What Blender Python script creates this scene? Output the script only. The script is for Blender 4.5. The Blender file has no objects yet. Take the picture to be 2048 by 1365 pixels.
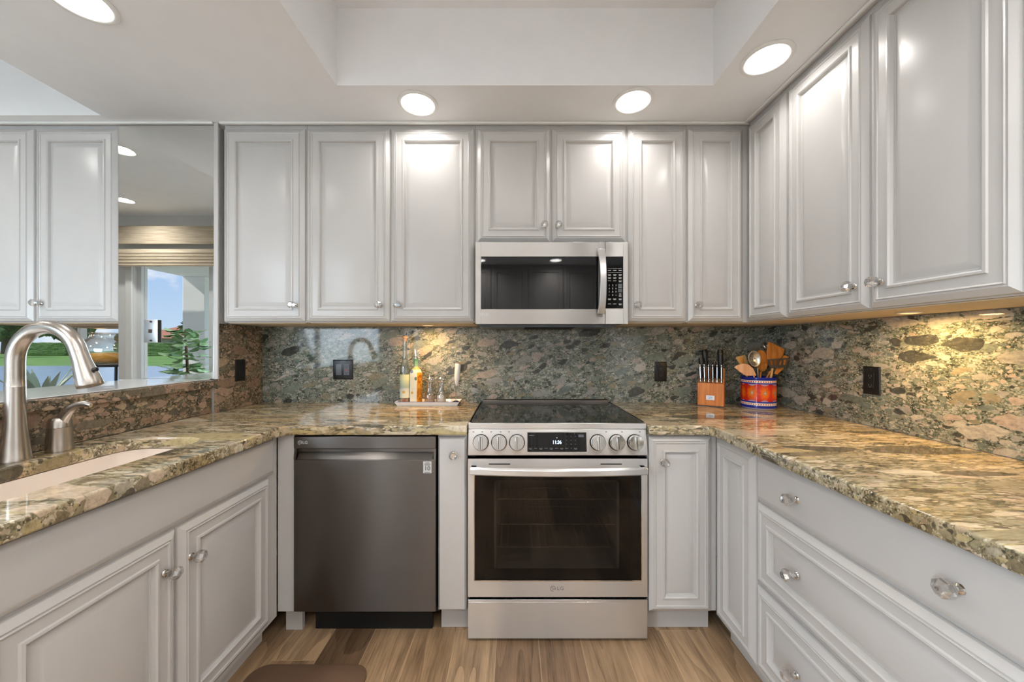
import bpy, bmesh, math, random
from mathutils import Vector, Matrix
R = math.radians
PI = math.pi
sc = bpy.context.scene
C = sc.collection
random.seed(7)

# ------------------------------------------------------------------ camera
FPX, D0 = 722.0, 2.149          # focal length in pixels of 2048, distance to the back wall (y = 0)
cd = bpy.data.cameras.new('camera')
cam = bpy.data.objects.new('camera', cd)
C.objects.link(cam)
cam.location = (0, -D0, 1.25)
cam.rotation_euler = (R(90), 0, 0)
cd.sensor_width = 36
cd.lens = FPX / 2048 * 36
cd.shift_x = -3 / 2048
cd.shift_y = 9.5 / 2048
cd.clip_start = 0.02
cd.clip_end = 400
sc.camera = cam

# ------------------------------------------------------------------ view, world, sun, daylight
vs = sc.view_settings
vs.view_transform = 'Standard'
vs.look = 'None'
vs.gamma = 1
vs.use_curve_mapping = False
vs.exposure = 0.14
cy = sc.cycles
cy.use_denoising = True
cy.max_bounces = 10
cy.diffuse_bounces = 5
cy.glossy_bounces = 5
cy.transmission_bounces = 8
cy.transparent_max_bounces = 8
cy.sample_clamp_indirect = 6
cy.caustics_reflective = False
cy.caustics_refractive = False

W = bpy.data.worlds.new('sky')
sc.world = W
W.use_nodes = True
nt = W.node_tree
nt.nodes.clear()
def wn(t): return nt.nodes.new(t)
wo = wn('ShaderNodeOutputWorld'); bg = wn('ShaderNodeBackground')
tc = wn('ShaderNodeTexCoord'); sep = wn('ShaderNodeSeparateXYZ')
nt.links.new(tc.outputs['Generated'], sep.inputs[0])
rp = wn('ShaderNodeValToRGB')
rp.color_ramp.elements[0].position = 0.0
rp.color_ramp.elements[0].color = (0.62, 0.78, 0.97, 1)
rp.color_ramp.elements[1].position = 0.32
rp.color_ramp.elements[1].color = (0.22, 0.45, 0.92, 1)
nt.links.new(sep.outputs[2], rp.inputs[0])
mp = wn('ShaderNodeMapping'); mp.inputs['Scale'].default_value = (1, 1, 1.6)
mp.inputs['Location'].default_value = (0.35, 0.1, 0.12)
nt.links.new(tc.outputs['Generated'], mp.inputs[0])
cn = wn('ShaderNodeTexNoise'); cn.inputs['Scale'].default_value = 6.5; cn.inputs['Detail'].default_value = 6
cn.inputs['Roughness'].default_value = 0.55
nt.links.new(mp.outputs[0], cn.inputs['Vector'])
cr = wn('ShaderNodeValToRGB'); cr.color_ramp.elements[0].position = 0.53; cr.color_ramp.elements[1].position = 0.64
nt.links.new(cn.outputs['Fac'], cr.inputs[0])
mx = wn('ShaderNodeMix'); mx.data_type = 'RGBA'
nt.links.new(cr.outputs[0], mx.inputs['Factor'])
nt.links.new(rp.outputs[0], mx.inputs['A'])
mx.inputs['B'].default_value = (1.05, 1.05, 1.08, 1)
nt.links.new(mx.outputs['Result'], bg.inputs[0])
bg.inputs[1].default_value = 1.12
nt.links.new(bg.outputs[0], wo.inputs[0])

def light(name, kind, loc, energy, color=(1, 1, 1), size=0.1, rot=(0, 0, 0), size_y=None, spread=None):
    l = bpy.data.lights.new(name, kind)
    l.energy = energy
    l.color = color
    if kind == 'AREA':
        l.size = size
        l.shape = 'DISK'
        if size_y:
            l.shape = 'RECTANGLE'; l.size_y = size_y
        if spread: l.spread = spread
    elif kind == 'SUN':
        l.angle = R(1)
    else:
        l.shadow_soft_size = size
    o = bpy.data.objects.new(name, l)
    C.objects.link(o)
    o.location = loc
    o.rotation_euler = rot
    return o

light('sun', 'SUN', (0, 0, 20), 3.4, (1, 0.95, 0.86), rot=Vector((.72, -.3, -.62)).to_track_quat('-Z', 'Y').to_euler())
LAMP = 1.7          # watts of each recessed lamp over the worktops
LAMP_BACK = 9.0     # of those behind the camera
LAMP_COL = (1, 0.965, 0.925)
PUCK_COL = (1, 0.60, 0.22)
# fill area lights: dining window sky, an added passage window, an added tray lamp
light('daylight_fill', 'AREA', (-2.35, -3.12, 1.3), 40, (0.74, 0.88, 1), 1.25, (R(58), 0, 0), 1.7, R(130))
light('daylight_fill', 'AREA', (-2.2, -3.4, 1.25), 95, (0.76, 0.89, 1), 1.1, (R(60), 0, R(-90)), 1.7, R(130))
light('tray_fill_light', 'AREA', (0.05, -2.35, 2.63), 12, (1, 0.97, 0.94), 1.2, (0, 0, 0), 0.5)

# ------------------------------------------------------------------ helpers
def lin(c):
    return tuple(((v / 255) / 12.92 if v / 255 <= 0.04045 else (((v / 255) + 0.055) / 1.055) ** 2.4) for v in c) + (1,)

class MB:
    """collects shapes and links them as ONE mesh object"""
    def __init__(s): s.v, s.f, s.m = [], [], []
    def add(s, vs_, fs, mi=0, M=None):
        b = len(s.v)
        for p in vs_:
            p = Vector(p)
            s.v.append(M @ p if M else p)
        for f in fs:
            s.f.append([i + b for i in f]); s.m.append(mi)
        return s
    def box(s, x0, x1, y0, y1, z0, z1, mi=0, M=None):
        return s.add([(x0, y0, z0), (x1, y0, z0), (x1, y1, z0), (x0, y1, z0), (x0, y0, z1), (x1, y0, z1), (x1, y1, z1), (x0, y1, z1)],
                     [(0, 3, 2, 1), (4, 5, 6, 7), (0, 1, 5, 4), (1, 2, 6, 5), (2, 3, 7, 6), (3, 0, 4, 7)], mi, M)
    def prism(s, poly, axis, a, b, mi=0, M=None):
        """poly in the plane across axis ('x': (y,z), 'y': (x,z), 'z': (x,y)), swept from a to b"""
        def P(p, t):
            return (t, p[0], p[1]) if axis == 'x' else (p[0], t, p[1]) if axis == 'y' else (p[0], p[1], t)
        n = len(poly)
        vs_ = [P(p, a) for p in poly] + [P(p, b) for p in poly]
        fs = [list(range(n))[::-1], list(range(n, 2 * n))] + [(i, (i + 1) % n, n + (i + 1) % n, n + i) for i in range(n)]
        return s.add(vs_, fs, mi, M)
    def lathe(s, prof, seg=24, mi=0, M=None, close=True):
        """prof: (r, z) points from one end to the other, about local z"""
        vs_, fs = [], []
        for (r, z) in prof:
            for k in range(seg):
                a = 2 * PI * k / seg
                vs_.append((r * math.cos(a), r * math.sin(a), z))
        for i in range(len(prof) - 1):
            for k in range(seg):
                k2 = (k + 1) % seg
                fs.append((i * seg + k, i * seg + k2, (i + 1) * seg + k2, (i + 1) * seg + k))
        if close:
            fs.append(list(range(seg))[::-1])
            b = (len(prof) - 1) * seg
            fs.append(list(range(b, b + seg)))
        return s.add(vs_, fs, mi, M)
    def tube(s, pts, rad, seg=10, mi=0, M=None, flat=1.0):
        pts = [Vector(p) for p in pts]
        n = len(pts)
        rad = rad if isinstance(rad, (list, tuple)) else [rad] * n
        vs_, fs = [], []
        ref = None
        for i in range(n):
            t = (pts[min(i + 1, n - 1)] - pts[max(i - 1, 0)]).normalized()
            if ref is None:
                ref = Vector((0, 0, 1)) if abs(t.z) < 0.9 else Vector((0, 1, 0))
            u = (ref - t * ref.dot(t)).normalized(); ref = u
            w = t.cross(u)
            for k in range(seg):
                a = 2 * PI * k / seg
                vs_.append(pts[i] + (u * math.cos(a) + w * math.sin(a) * flat) * rad[i])
        for i in range(n - 1):
            for k in range(seg):
                k2 = (k + 1) % seg
                fs.append((i * seg + k, i * seg + k2, (i + 1) * seg + k2, (i + 1) * seg + k))
        fs.append(list(range(seg))[::-1]); fs.append(list(range((n - 1) * seg, n * seg)))
        return s.add(vs_, fs, mi, M)
    def rings(s, rect, prof, mi=0, back=0.0):
        """a mitred panel facing -y: nested rectangles (inset, y) of rect (x0,x1,z0,z1), closed at the centre and at the back"""
        x0, x1, z0, z1 = rect
        vs_, fs = [(x0, back, z0), (x1, back, z0), (x1, back, z1), (x0, back, z1)], [(0, 3, 2, 1)]
        fs = [(3, 2, 1, 0)]
        for (i, y) in prof:
            b = len(vs_)
            vs_ += [(x0 + i, y, z0 + i), (x1 - i, y, z0 + i), (x1 - i, y, z1 - i), (x0 + i, y, z1 - i)]
            for k in range(4):
                k2 = (k + 1) % 4
                fs.append((b - 4 + k, b - 4 + k2, b + k2, b + k))
        b = len(vs_) - 4
        fs.append((b, b + 1, b + 2, b + 3))
        return s.add(vs_, fs, mi)
    def build(s, name, mats, parent=None, bevel=0, smooth=True, seg=2, ang=35, loc=None, rot=None):
        me = bpy.data.meshes.new(name)
        me.from_pydata([tuple(p) for p in s.v], [], s.f)
        bm = bmesh.new(); bm.from_mesh(me)
        bmesh.ops.recalc_face_normals(bm, faces=bm.faces)
        bm.to_mesh(me); bm.free()
        mats = mats if isinstance(mats, (list, tuple)) else [mats]
        for m in mats: me.materials.append(m)
        for p, mi in zip(me.polygons, s.m):
            p.material_index = mi
            p.use_smooth = smooth
        if smooth: me.set_sharp_from_angle(angle=R(ang))
        o = bpy.data.objects.new(name, me)
        C.objects.link(o)
        if parent: o.parent = parent
        if loc: o.location = loc
        if rot: o.rotation_euler = rot
        if bevel:
            b = o.modifiers.new('edge', 'BEVEL')
            b.width = bevel; b.segments = seg; b.limit_method = 'ANGLE'; b.angle_limit = R(40)
            b.harden_normals = False
        return o

def tag(o, label, cat, group=None):
    o['label'] = label; o['category'] = cat
    if group: o['group'] = group
    return o

def struct(o):
    o['kind'] = 'structure'
    return o

def thing(name, label, cat, loc=(0, 0, 0), rotz=0, group=None):
    o = bpy.data.objects.new(name, None)
    C.objects.link(o)
    o.empty_display_size = 0.05
    o.location = loc; o.rotation_euler = (0, 0, rotz)
    return tag(o, label, cat, group)

def dup(root, loc, rotz, label, group=None):
    r = root.copy(); C.objects.link(r)
    r.location = loc; r.rotation_euler = (0, 0, rotz)
    r['label'] = label
    if group: r['group'] = group
    for ch in list(root.children):
        c = ch.copy(); C.objects.link(c); c.parent = r
        for g in ch.children:
            d = g.copy(); C.objects.link(d); d.parent = c
    return r

def frame(p, z, x=None):
    """a matrix whose local z points along z, at p"""
    q = Vector(z).to_track_quat('Z', 'Y').to_matrix().to_4x4()
    return Matrix.Translation(p) @ q

def words(txt, size, name, mat, parent, loc, rot=(PI / 2, 0, 0), depth=0.0004, align='CENTER', scx=1.0):
    cu = bpy.data.curves.new(name, 'FONT')
    cu.body = txt; cu.size = size; cu.extrude = depth; cu.align_x = align; cu.align_y = 'CENTER'
    cu.resolution_u = 3
    t = bpy.data.objects.new('tmp', cu); C.objects.link(t)
    bpy.context.view_layer.update()
    me = bpy.data.meshes.new_from_object(t.evaluated_get(bpy.context.evaluated_depsgraph_get()))
    bpy.data.objects.remove(t); bpy.data.curves.remove(cu)
    me.name = name
    me.materials.clear(); me.materials.append(mat)
    if scx != 1.0: me.transform(Matrix.Diagonal((scx, 1, 1, 1)))
    o = bpy.data.objects.new(name, me); C.objects.link(o)
    o.parent = parent; o.location = loc; o.rotation_euler = rot
    return o

# ------------------------------------------------------------------ materials
def mat(name, col=(0.5, 0.5, 0.5, 1), rough=0.5, metal=0.0, spec=0.5, trans=0.0, ior=1.45, emit=None, estr=0, coat=0, alpha=1, aniso=0, tangent=None):
    m = bpy.data.materials.new(name); m.use_nodes = True
    b = m.node_tree.nodes['Principled BSDF']
    b.inputs['Base Color'].default_value = col
    b.inputs['Roughness'].default_value = rough
    b.inputs['Metallic'].default_value = metal
    b.inputs['Specular IOR Level'].default_value = spec
    b.inputs['Transmission Weight'].default_value = trans
    b.inputs['IOR'].default_value = ior
    b.inputs['Coat Weight'].default_value = coat
    b.inputs['Alpha'].default_value = alpha
    if emit:
        b.inputs['Emission Color'].default_value = emit
        b.inputs['Emission Strength'].default_value = estr
    if aniso:
        b.inputs['Anisotropic'].default_value = aniso
        cx = m.node_tree.nodes.new('ShaderNodeCombineXYZ')
        for i in range(3): cx.inputs[i].default_value = tangent[i]
        m.node_tree.links.new(cx.outputs[0], b.inputs['Tangent'])
    return m

class N:
    """short node writing inside one material"""
    def __init__(s, m):
        s.m = m; s.t = m.node_tree; s.b = s.t.nodes['Principled BSDF']
    def n(s, ty, **kw):
        x = s.t.nodes.new(ty)
        for k, v in kw.items(): setattr(x, k, v)
        return x
    def put(s, sock, v):
        if hasattr(v, 'is_linked') or hasattr(v, 'links'): s.t.links.new(v, sock)
        else: sock.default_value = v
    def math(s, op, a, b=0.0, c=0.0, clamp=False):
        x = s.n('ShaderNodeMath', operation=op, use_clamp=clamp)
        s.put(x.inputs[0], a); s.put(x.inputs[1], b); s.put(x.inputs[2], c)
        return x.outputs[0]
    def vmath(s, op, a, b=(0, 0, 0)):
        x = s.n('ShaderNodeVectorMath', operation=op)
        s.put(x.inputs[0], a); s.put(x.inputs[1], b)
        return x.outputs[0]
    def pos(s): return s.n('ShaderNodeNewGeometry').outputs['Position']
    def obj(s): return s.n('ShaderNodeTexCoord').outputs['Object']
    def sep(s, v):
        x = s.n('ShaderNodeSeparateXYZ'); s.put(x.inputs[0], v); return x.outputs
    def comb(s, a, b, c):
        x = s.n('ShaderNodeCombineXYZ')
        for i, v in enumerate((a, b, c)): s.put(x.inputs[i], v)
        return x.outputs[0]
    def noise(s, v, scale, detail=3, rough=0.5, out='Fac'):
        x = s.n('ShaderNodeTexNoise'); s.put(x.inputs['Vector'], v)
        x.inputs['Scale'].default_value = scale; x.inputs['Detail'].default_value = detail; x.inputs['Roughness'].default_value = rough
        return x.outputs[out]
    def voro(s, v, scale, feature='F1'):
        x = s.n('ShaderNodeTexVoronoi', feature=feature); s.put(x.inputs['Vector'], v); x.inputs['Scale'].default_value = scale
        return x.outputs
    def ramp(s, f, stops, interp='LINEAR'):
        x = s.n('ShaderNodeValToRGB'); r = x.color_ramp; r.interpolation = interp
        while len(r.elements) < len(stops): r.elements.new(0.5)
        for e, (p, c) in zip(r.elements, stops):
            e.position = p; e.color = c
        s.put(x.inputs[0], f)
        return x.outputs[0]
    def step(s, f, a, b):
        x = s.n('ShaderNodeMapRange', interpolation_type='SMOOTHSTEP')
        s.put(x.inputs[0], f); x.inputs[1].default_value = a; x.inputs[2].default_value = b
        return x.outputs[0]
    def mix(s, f, a, b, blend='MIX'):
        x = s.n('ShaderNodeMix', data_type='RGBA', blend_type=blend)
        s.put(x.inputs['Factor'], f); s.put(x.inputs['A'], a); s.put(x.inputs['B'], b)
        return x.outputs['Result']
    def bump(s, h, strength=0.2, dist=0.002):
        x = s.n('ShaderNodeBump'); x.inputs['Strength'].default_value = strength; x.inputs['Distance'].default_value = dist
        s.put(x.inputs['Height'], h); s.put(s.b.inputs['Normal'], x.outputs[0])

def granite(name, matrix, pebbles, stretch, seed, big=7.0, amt=1.0, rough=0.06, gold=0.0, rot=(0, 0, 0)):
    m = mat(name, rough=rough, spec=0.6)
    n = N(m)
    mpn = n.n('ShaderNodeMapping'); mpn.inputs['Scale'].default_value = stretch
    mpn.inputs['Location'].default_value = (seed, seed * 0.7, seed * 0.3); mpn.inputs['Rotation'].default_value = rot
    n.put(mpn.inputs[0], n.pos())
    p0 = mpn.outputs[0]
    d1 = n.vmath('SUBTRACT', n.noise(p0, 5, 2, out='Color'), (0.5, 0.5, 0.5))
    d2 = n.vmath('SUBTRACT', n.noise(p0, 34, 2, out='Color'), (0.5, 0.5, 0.5))
    p = n.vmath('ADD', p0, n.vmath('MULTIPLY', d1, (0.07, 0.07, 0.07)))
    p = n.vmath('ADD', p, n.vmath('MULTIPLY', d2, (0.012, 0.012, 0.012)))
    fine = n.noise(p0, 130, 4, 0.65)
    med = n.noise(p, 26, 5, 0.6)
    col = n.ramp(n.math('ADD', n.math('MULTIPLY', med, 0.55), n.math('MULTIPLY', fine, 0.45)),
                 [(0.36, matrix[0]), (0.47, matrix[1]), (0.54, matrix[2]), (0.63, matrix[3])])
    ramp = [(i / len(pebbles), c) for i, c in enumerate(pebbles)]
    for scale, thr, rad, soft in ((170, 0.60, 0.50, 0.06), (75, 0.50, 0.50, 0.05), (36, 0.34 * amt, 0.52, 0.04), (big * 2.1, 0.27 * amt, 0.56, 0.03), (big, 0.19 * amt, 0.60, 0.02)):
        q = n.vmath('MULTIPLY', p, ((1, 1, 1) if scale > 100 else (1, 1, 1.0 + 3.0 / scale ** .5)))
        v = n.voro(q, scale)
        rr = n.sep(v['Color'])
        inside = n.step(v['Distance'], rad + soft, rad - soft)
        dim = 1.0
        if scale < 60:
            ed = n.voro(q, scale, 'DISTANCE_TO_EDGE')['Distance']
            wob = n.math('ADD', ed, n.math('MULTIPLY', n.math('SUBTRACT', n.noise(p0, scale * 5, 2), 0.5), 0.07))
            inside = n.math('MULTIPLY', inside, n.step(wob, 0.03, 0.05))
        mask = n.math('MULTIPLY', inside, n.math('LESS_THAN', rr[0], thr))
        pc = n.ramp(rr[1], ramp, 'CONSTANT')
        # streaks and mottling inside each pebble
        sv = n.vmath('ADD', n.vmath('MULTIPLY', p0, n.comb(n.math('ADD', n.math('MULTIPLY', rr[2], 3), 0.4), 1.0, n.math('ADD', n.math('MULTIPLY', rr[0], 5), 0.4))), v['Color'])
        st = n.noise(sv, 45, 5, 0.75)
        pc = n.mix(1.0, pc, n.ramp(st, [(0.28, (0.5, 0.5, 0.5, 1)), (0.5, (0.95, 0.95, 0.93, 1)), (0.72, (1.25, 1.23, 1.2, 1))]), 'MULTIPLY')
        pc = n.mix(n.math('MULTIPLY', n.step(n.noise(p, 60, 4, .7), .55, .72), .5), pc, col)
        col = n.mix(n.math('MULTIPLY', mask, 0.92), col, pc)
    if gold:
        g = n.step(n.noise(p0, 2.4, 3), 0.5, 0.68)
        col = n.mix(n.math('MULTIPLY', g, gold), col, n.mix(1.0, col, lin((214, 178, 92)), 'MULTIPLY'))
    n.put(n.b.inputs['Base Color'], col)
    return m

G_BACK = granite('granite_backsplash', [lin((40, 46, 41)), lin((86, 95, 85)), lin((126, 134, 122)), lin((188, 190, 178))],
                 [lin((152, 152, 148)), lin((176, 162, 152)), lin((62, 64, 64)), lin((126, 134, 124)), lin((166, 166, 162)), lin((138, 132, 114)), lin((108, 118, 114)), lin((184, 178, 168))],
                 (1, 1, 1.35), 3.1, big=8.5, rot=(0, 0.5, 0))
G_TOP = granite('granite_worktop', [lin((62, 60, 48)), lin((122, 114, 90)), lin((166, 155, 126)), lin((214, 204, 178))],
                [lin((210, 190, 166)), lin((182, 172, 152)), lin((134, 122, 98)), lin((192, 176, 134)), lin((88, 82, 70)), lin((216, 204, 182)), lin((158, 148, 120)), lin((184, 164, 138))],
                (0.36, 1.35, 1.0), 11.3, big=8.0, amt=1.15, gold=0.45)
G_DARK = granite('granite_brown', [lin((44, 42, 34)), lin((82, 76, 60)), lin((120, 110, 88)), lin((164, 152, 128))],
                 [lin((188, 160, 140)), lin((156, 130, 110)), lin((128, 118, 102)), lin((174, 148, 130)), lin((100, 96, 86)), lin((190, 168, 142))],
                 (1, 1, 1), 23.7, big=10.5, amt=1.25)

def painted(name, c, rough):
    m = mat(name, c, rough=rough, spec=0.45)
    n = N(m)
    v = n.noise(n.pos(), 9, 3)
    n.put(n.b.inputs['Base Color'], n.mix(v, (c[0] * 0.96, c[1] * 0.96, c[2] * 0.96, 1), (min(1, c[0] * 1.03), min(1, c[1] * 1.03), min(1, c[2] * 1.03), 1)))
    n.bump(n.noise(n.pos(), 160, 2), 0.06, 0.001)
    return m
PAINT = painted('grey_white_cabinet_paint', lin((200, 198, 196)), 0.27)
WALLP = painted('wall_paint', lin((228, 228, 227)), 0.7)
CEILP = painted('ceiling_paint', lin((242, 243, 245)), 0.75)
TRIMP = painted('white_trim_paint', lin((238, 238, 236)), 0.4)
RAW = mat('raw_underside_board', lin((214, 196, 170)), 0.6)
BLACK = mat('black_plastic', lin((22, 22, 23)), 0.3)
BLACKM = mat('black_matt', lin((14, 14, 14)), 0.7)
GREYP = mat('grey_plastic', lin((92, 98, 106)), 0.35)
RED = mat('red_button', lin((200, 60, 40)), 0.4)
WHITEP = mat('white_plastic', lin((236, 236, 236)), 0.3)

def brushed(name, c, rough, aniso=0.97, axis=(0, 0, 1), sc_=(3, 3, 700)):
    m = mat(name, c, rough, 1.0, aniso=aniso, tangent=axis)
    n = N(m)
    f = n.noise(n.vmath('MULTIPLY', n.pos(), sc_), 1.0, 2)
    n.put(n.b.inputs['Roughness'], n.math('ADD', n.math('MULTIPLY', f, 0.06), rough - 0.03))
    n.put(n.b.inputs['Base Color'], n.mix(f, tuple(x * 0.95 for x in c[:3]) + (1,), tuple(min(1, x * 1.03) for x in c[:3]) + (1,)))
    return m
STEEL = brushed('brushed_stainless', lin((226, 226, 226)), 0.33)
MWST = brushed('microwave_stainless', lin((182, 180, 177)), 0.30)
DARKST = brushed('dark_stainless', lin((114, 109, 105)), 0.33)
NICKEL = mat('brushed_nickel', lin((196, 188, 180)), 0.27, 1.0)
CHROME = mat('polished_chrome', lin((225, 222, 218)), 0.1, 1.0)
MIRROR = mat('mirror_silver', (0.80, 0.82, 0.81, 1), 0.0, 1.0)
GLASS = mat('clear_glass', (0.96, 0.98, 0.97, 1), 0.02, trans=1.0, ior=1.47)
CRYSTAL = mat('crystal', (0.99, 0.99, 0.99, 1), 0.01, trans=1.0, ior=1.5)
def clear(name, tint, f0=.06):
    m = bpy.data.materials.new(name); m.use_nodes = True
    t_ = m.node_tree; t_.nodes.clear()
    o_ = t_.nodes.new('ShaderNodeOutputMaterial'); g_ = t_.nodes.new('ShaderNodeBsdfGlossy'); g_.inputs['Roughness'].default_value = 0.02
    tr_ = t_.nodes.new('ShaderNodeBsdfTransparent'); tr_.inputs[0].default_value = tint
    lw = t_.nodes.new('ShaderNodeLayerWeight'); lw.inputs[0].default_value = .35
    ad = t_.nodes.new('ShaderNodeMath'); ad.operation = 'MULTIPLY_ADD'; ad.inputs[1].default_value = .75; ad.inputs[2].default_value = f0; ad.use_clamp = True
    mx_ = t_.nodes.new('ShaderNodeMixShader')
    t_.links.new(lw.outputs['Facing'], ad.inputs[0]); t_.links.new(ad.outputs[0], mx_.inputs[0])
    t_.links.new(tr_.outputs[0], mx_.inputs[1]); t_.links.new(g_.outputs[0], mx_.inputs[2]); t_.links.new(mx_.outputs[0], o_.inputs[0])
    return m
CLEAR = clear('thin_clear_glass', (.95, .97, .96, 1))
CRYSTAL = clear('cut_crystal', (.97, .97, .97, 1), .20)
OVENGL = mat('dark_oven_glass', lin((22, 18, 15)), 0.03, spec=0.6, alpha=0.5)
BLKGL = mat('black_glass', lin((16, 16, 17)), 0.03, spec=0.55)
COOKGL = mat('cooktop_glass', lin((14, 15, 15)), 0.05, spec=0.9)
MARK = mat('light_print', lin((210, 212, 214)), 0.5)
DIMMARK = mat('dim_print', lin((120, 118, 116)), 0.5)
CLOCK = mat('lit_clock_digits', lin((200, 220, 255)), 0.5, emit=(0.62, 0.78, 1, 1), estr=2.2)
LENS = mat('lamp_lens', (1, 1, 1, 1), 0.4, emit=(1, 0.96, 0.9, 1), estr=6)
SINK = mat('biscuit_sink_enamel', lin((238, 226, 215)), 0.12, spec=0.55)
MATB = painted('brown_mat', lin((112, 88, 70)), 0.55)

def wood(name, dark, light_, rough=0.4, sc_=(60, 60, 4)):
    m = mat(name, light_, rough); n = N(m)
    f = n.noise(n.vmath('MULTIPLY', n.obj(), sc_), 1.0, 4, 0.6)
    n.put(n.b.inputs['Base Color'], n.ramp(f, [(0.3, dark), (0.65, light_)]))
    return m
BLOCKW = wood('cherry_block', lin((182, 104, 44)), lin((222, 142, 72)))
SPOONW = wood('pale_wood', lin((176, 132, 78)), lin((218, 176, 116)))
SPOONW2 = wood('orange_wood', lin((186, 112, 44)), lin((224, 150, 74)))
PINKW = wood('pinkish_wood', lin((204, 152, 116)), lin((226, 178, 142)))

def floor_mat():
    m = mat('wood_plank_floor', rough=0.38, spec=0.4); n = N(m)
    p = n.sep(n.pos())
    wd, ln = 0.178, 1.22
    xr = n.math('DIVIDE', n.math('ADD', p[0], 10.04), wd)
    row = n.math('FLOOR', xr)
    wn1 = n.n('ShaderNodeTexWhiteNoise', noise_dimensions='1D'); n.put(wn1.inputs['W'], row)
    yr = n.math('ADD', n.math('DIVIDE', n.math('ADD', p[1], 20), ln), wn1.outputs['Value'])
    colm = n.math('FLOOR', yr)
    wn2 = n.n('ShaderNodeTexWhiteNoise', noise_dimensions='2D'); n.put(wn2.inputs['Vector'], n.comb(row, colm, 0))
    base = n.ramp(wn2.outputs['Value'], [(0.0, lin((108, 86, 66))), (0.16, lin((160, 132, 102))), (0.4, lin((180, 151, 119))), (0.6, lin((170, 141, 110))), (0.8, lin((140, 113, 88))), (0.92, lin((124, 101, 80)))], 'CONSTANT')
    off = n.vmath('MULTIPLY', wn2.outputs['Color'], (7, 7, 7))
    gp = n.vmath('ADD', n.vmath('MULTIPLY', n.pos(), (1, 0.13, 1)), off)
    g1 = n.noise(gp, 26, 5, 0.62)
    g2 = n.noise(n.vmath('ADD', n.vmath('MULTIPLY', n.pos(), (1, 0.03, 1)), off), 210, 3, 0.6)
    rings = n.math('FRACT', n.math('MULTIPLY', n.noise(gp, 5, 2), 9))
    g = n.math('ADD', n.math('ADD', n.math('MULTIPLY', g1, 0.5), n.math('MULTIPLY', g2, 0.35)), n.math('MULTIPLY', rings, 0.15))
    col = n.mix(1.0, base, n.ramp(g, [(0.32, (0.42, 0.40, 0.37, 1)), (0.5, (0.96, 0.95, 0.94, 1)), (0.66, (1.3, 1.29, 1.27, 1))]), 'MULTIPLY')
    ex = n.math('ABSOLUTE', n.math('SUBTRACT', n.math('FRACT', xr), 0.5))
    ey = n.math('ABSOLUTE', n.math('SUBTRACT', n.math('FRACT', yr), 0.5))
    gap = n.math('MAXIMUM', n.math('GREATER_THAN', ex, 0.492), n.math('GREATER_THAN', ey, 0.4988))
    col = n.mix(n.math('MULTIPLY', gap, 0.6), col, lin((206, 178, 140)))
    n.put(n.b.inputs['Base Color'], col)
    n.bump(g, 0.12, 0.0015)
    return m
FLOOR = floor_mat()

# ------------------------------------------------------------------ the room
XL, XR = -1.525, 1.503            # kitchen side walls
ZS, ZC = 2.368, 2.70              # lowered ceiling, tray ceiling
YW = -2.56                        # window wall of the dining side
YB = -4.2                         # wall behind the camera
XD = -7.6                         # far wall of the dining side
MB().box(XD - .2, XR + .2, YB - .2, .2, -.12, 0).build('floor', FLOOR); struct(bpy.data.objects['floor'])
struct(MB().box(XD - .2, XR + .2, 0, .15, 0, 2.86).build('wall_back', WALLP))
struct(MB().box(XR, XR + .15, YB, -.0005, 0.0005, 2.86).build('wall_right', WALLP))
struct(MB().box(XD - .15, XD, YW - .15, -.0005, 0.0005, 2.86).build('wall_far_left', WALLP))
struct(MB().box(XL - .15, XR, YB - .15, YB, 0.0005, 2.86).build('wall_behind_camera', WALLP))
b = MB()
for (a, c_, z0, z1) in ((YB + .0005, -3.95, .0005, 2.86), (-2.85, YW - .1505, .0005, 2.86), (-3.95, -2.85, .0005, .08), (-3.95, -2.85, 2.15, 2.86)): b.box(XL - .15, XL, a, c_, z0, z1)
struct(b.build('wall_side_passage', WALLP))
# half wall that carries the bar ledge
struct(MB().box(XL - .12, XL - .014, YW + .0005, -.3415, 0.0005, 1.039).build('wall_left', WALLP))
# pillar with the mirror on its face
struct(MB().box(-1.98, -1.50, -.334, -.0005, 0.0005, ZS - .0005).build('wall_pillar', WALLP))

# window wall with two openings
wins = [(-7.15, -4.95, 0.12, 2.2), (-4.24, -1.72, 0.12, 2.2)]
w = MB()
xs = [XD - .15, wins[0][0], wins[0][1], wins[1][0], wins[1][1], XL - .0]
for a, b in ((0, 1), (2, 3), (4, 5)): w.box(xs[a], xs[b], YW - .15, YW, 0.0005, 2.86)
for (a, b, z0, z1) in wins:
    w.box(a, b, YW - .15, YW, 0.0005, z0); w.box(a, b, YW - .15, YW, z1, 2.86)
struct(w.build('wall_window_side', WALLP))
WFR = mat('white_aluminium', lin((226, 228, 230)), 0.4)
def thin_glass():
    m = bpy.data.materials.new('window_glass'); m.use_nodes = True
    t = m.node_tree; t.nodes.clear()
    o = t.nodes.new('ShaderNodeOutputMaterial'); g = t.nodes.new('ShaderNodeBsdfGlossy'); g.inputs['Roughness'].default_value = 0.0
    tr = t.nodes.new('ShaderNodeBsdfTransparent'); mx_ = t.nodes.new('ShaderNodeMixShader'); mx_.inputs[0].default_value = 0.05
    t.links.new(tr.outputs[0], mx_.inputs[1]); t.links.new(g.outputs[0], mx_.inputs[2]); t.links.new(mx_.outputs[0], o.inputs[0])
    return m
WGL = thin_glass()
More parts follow.
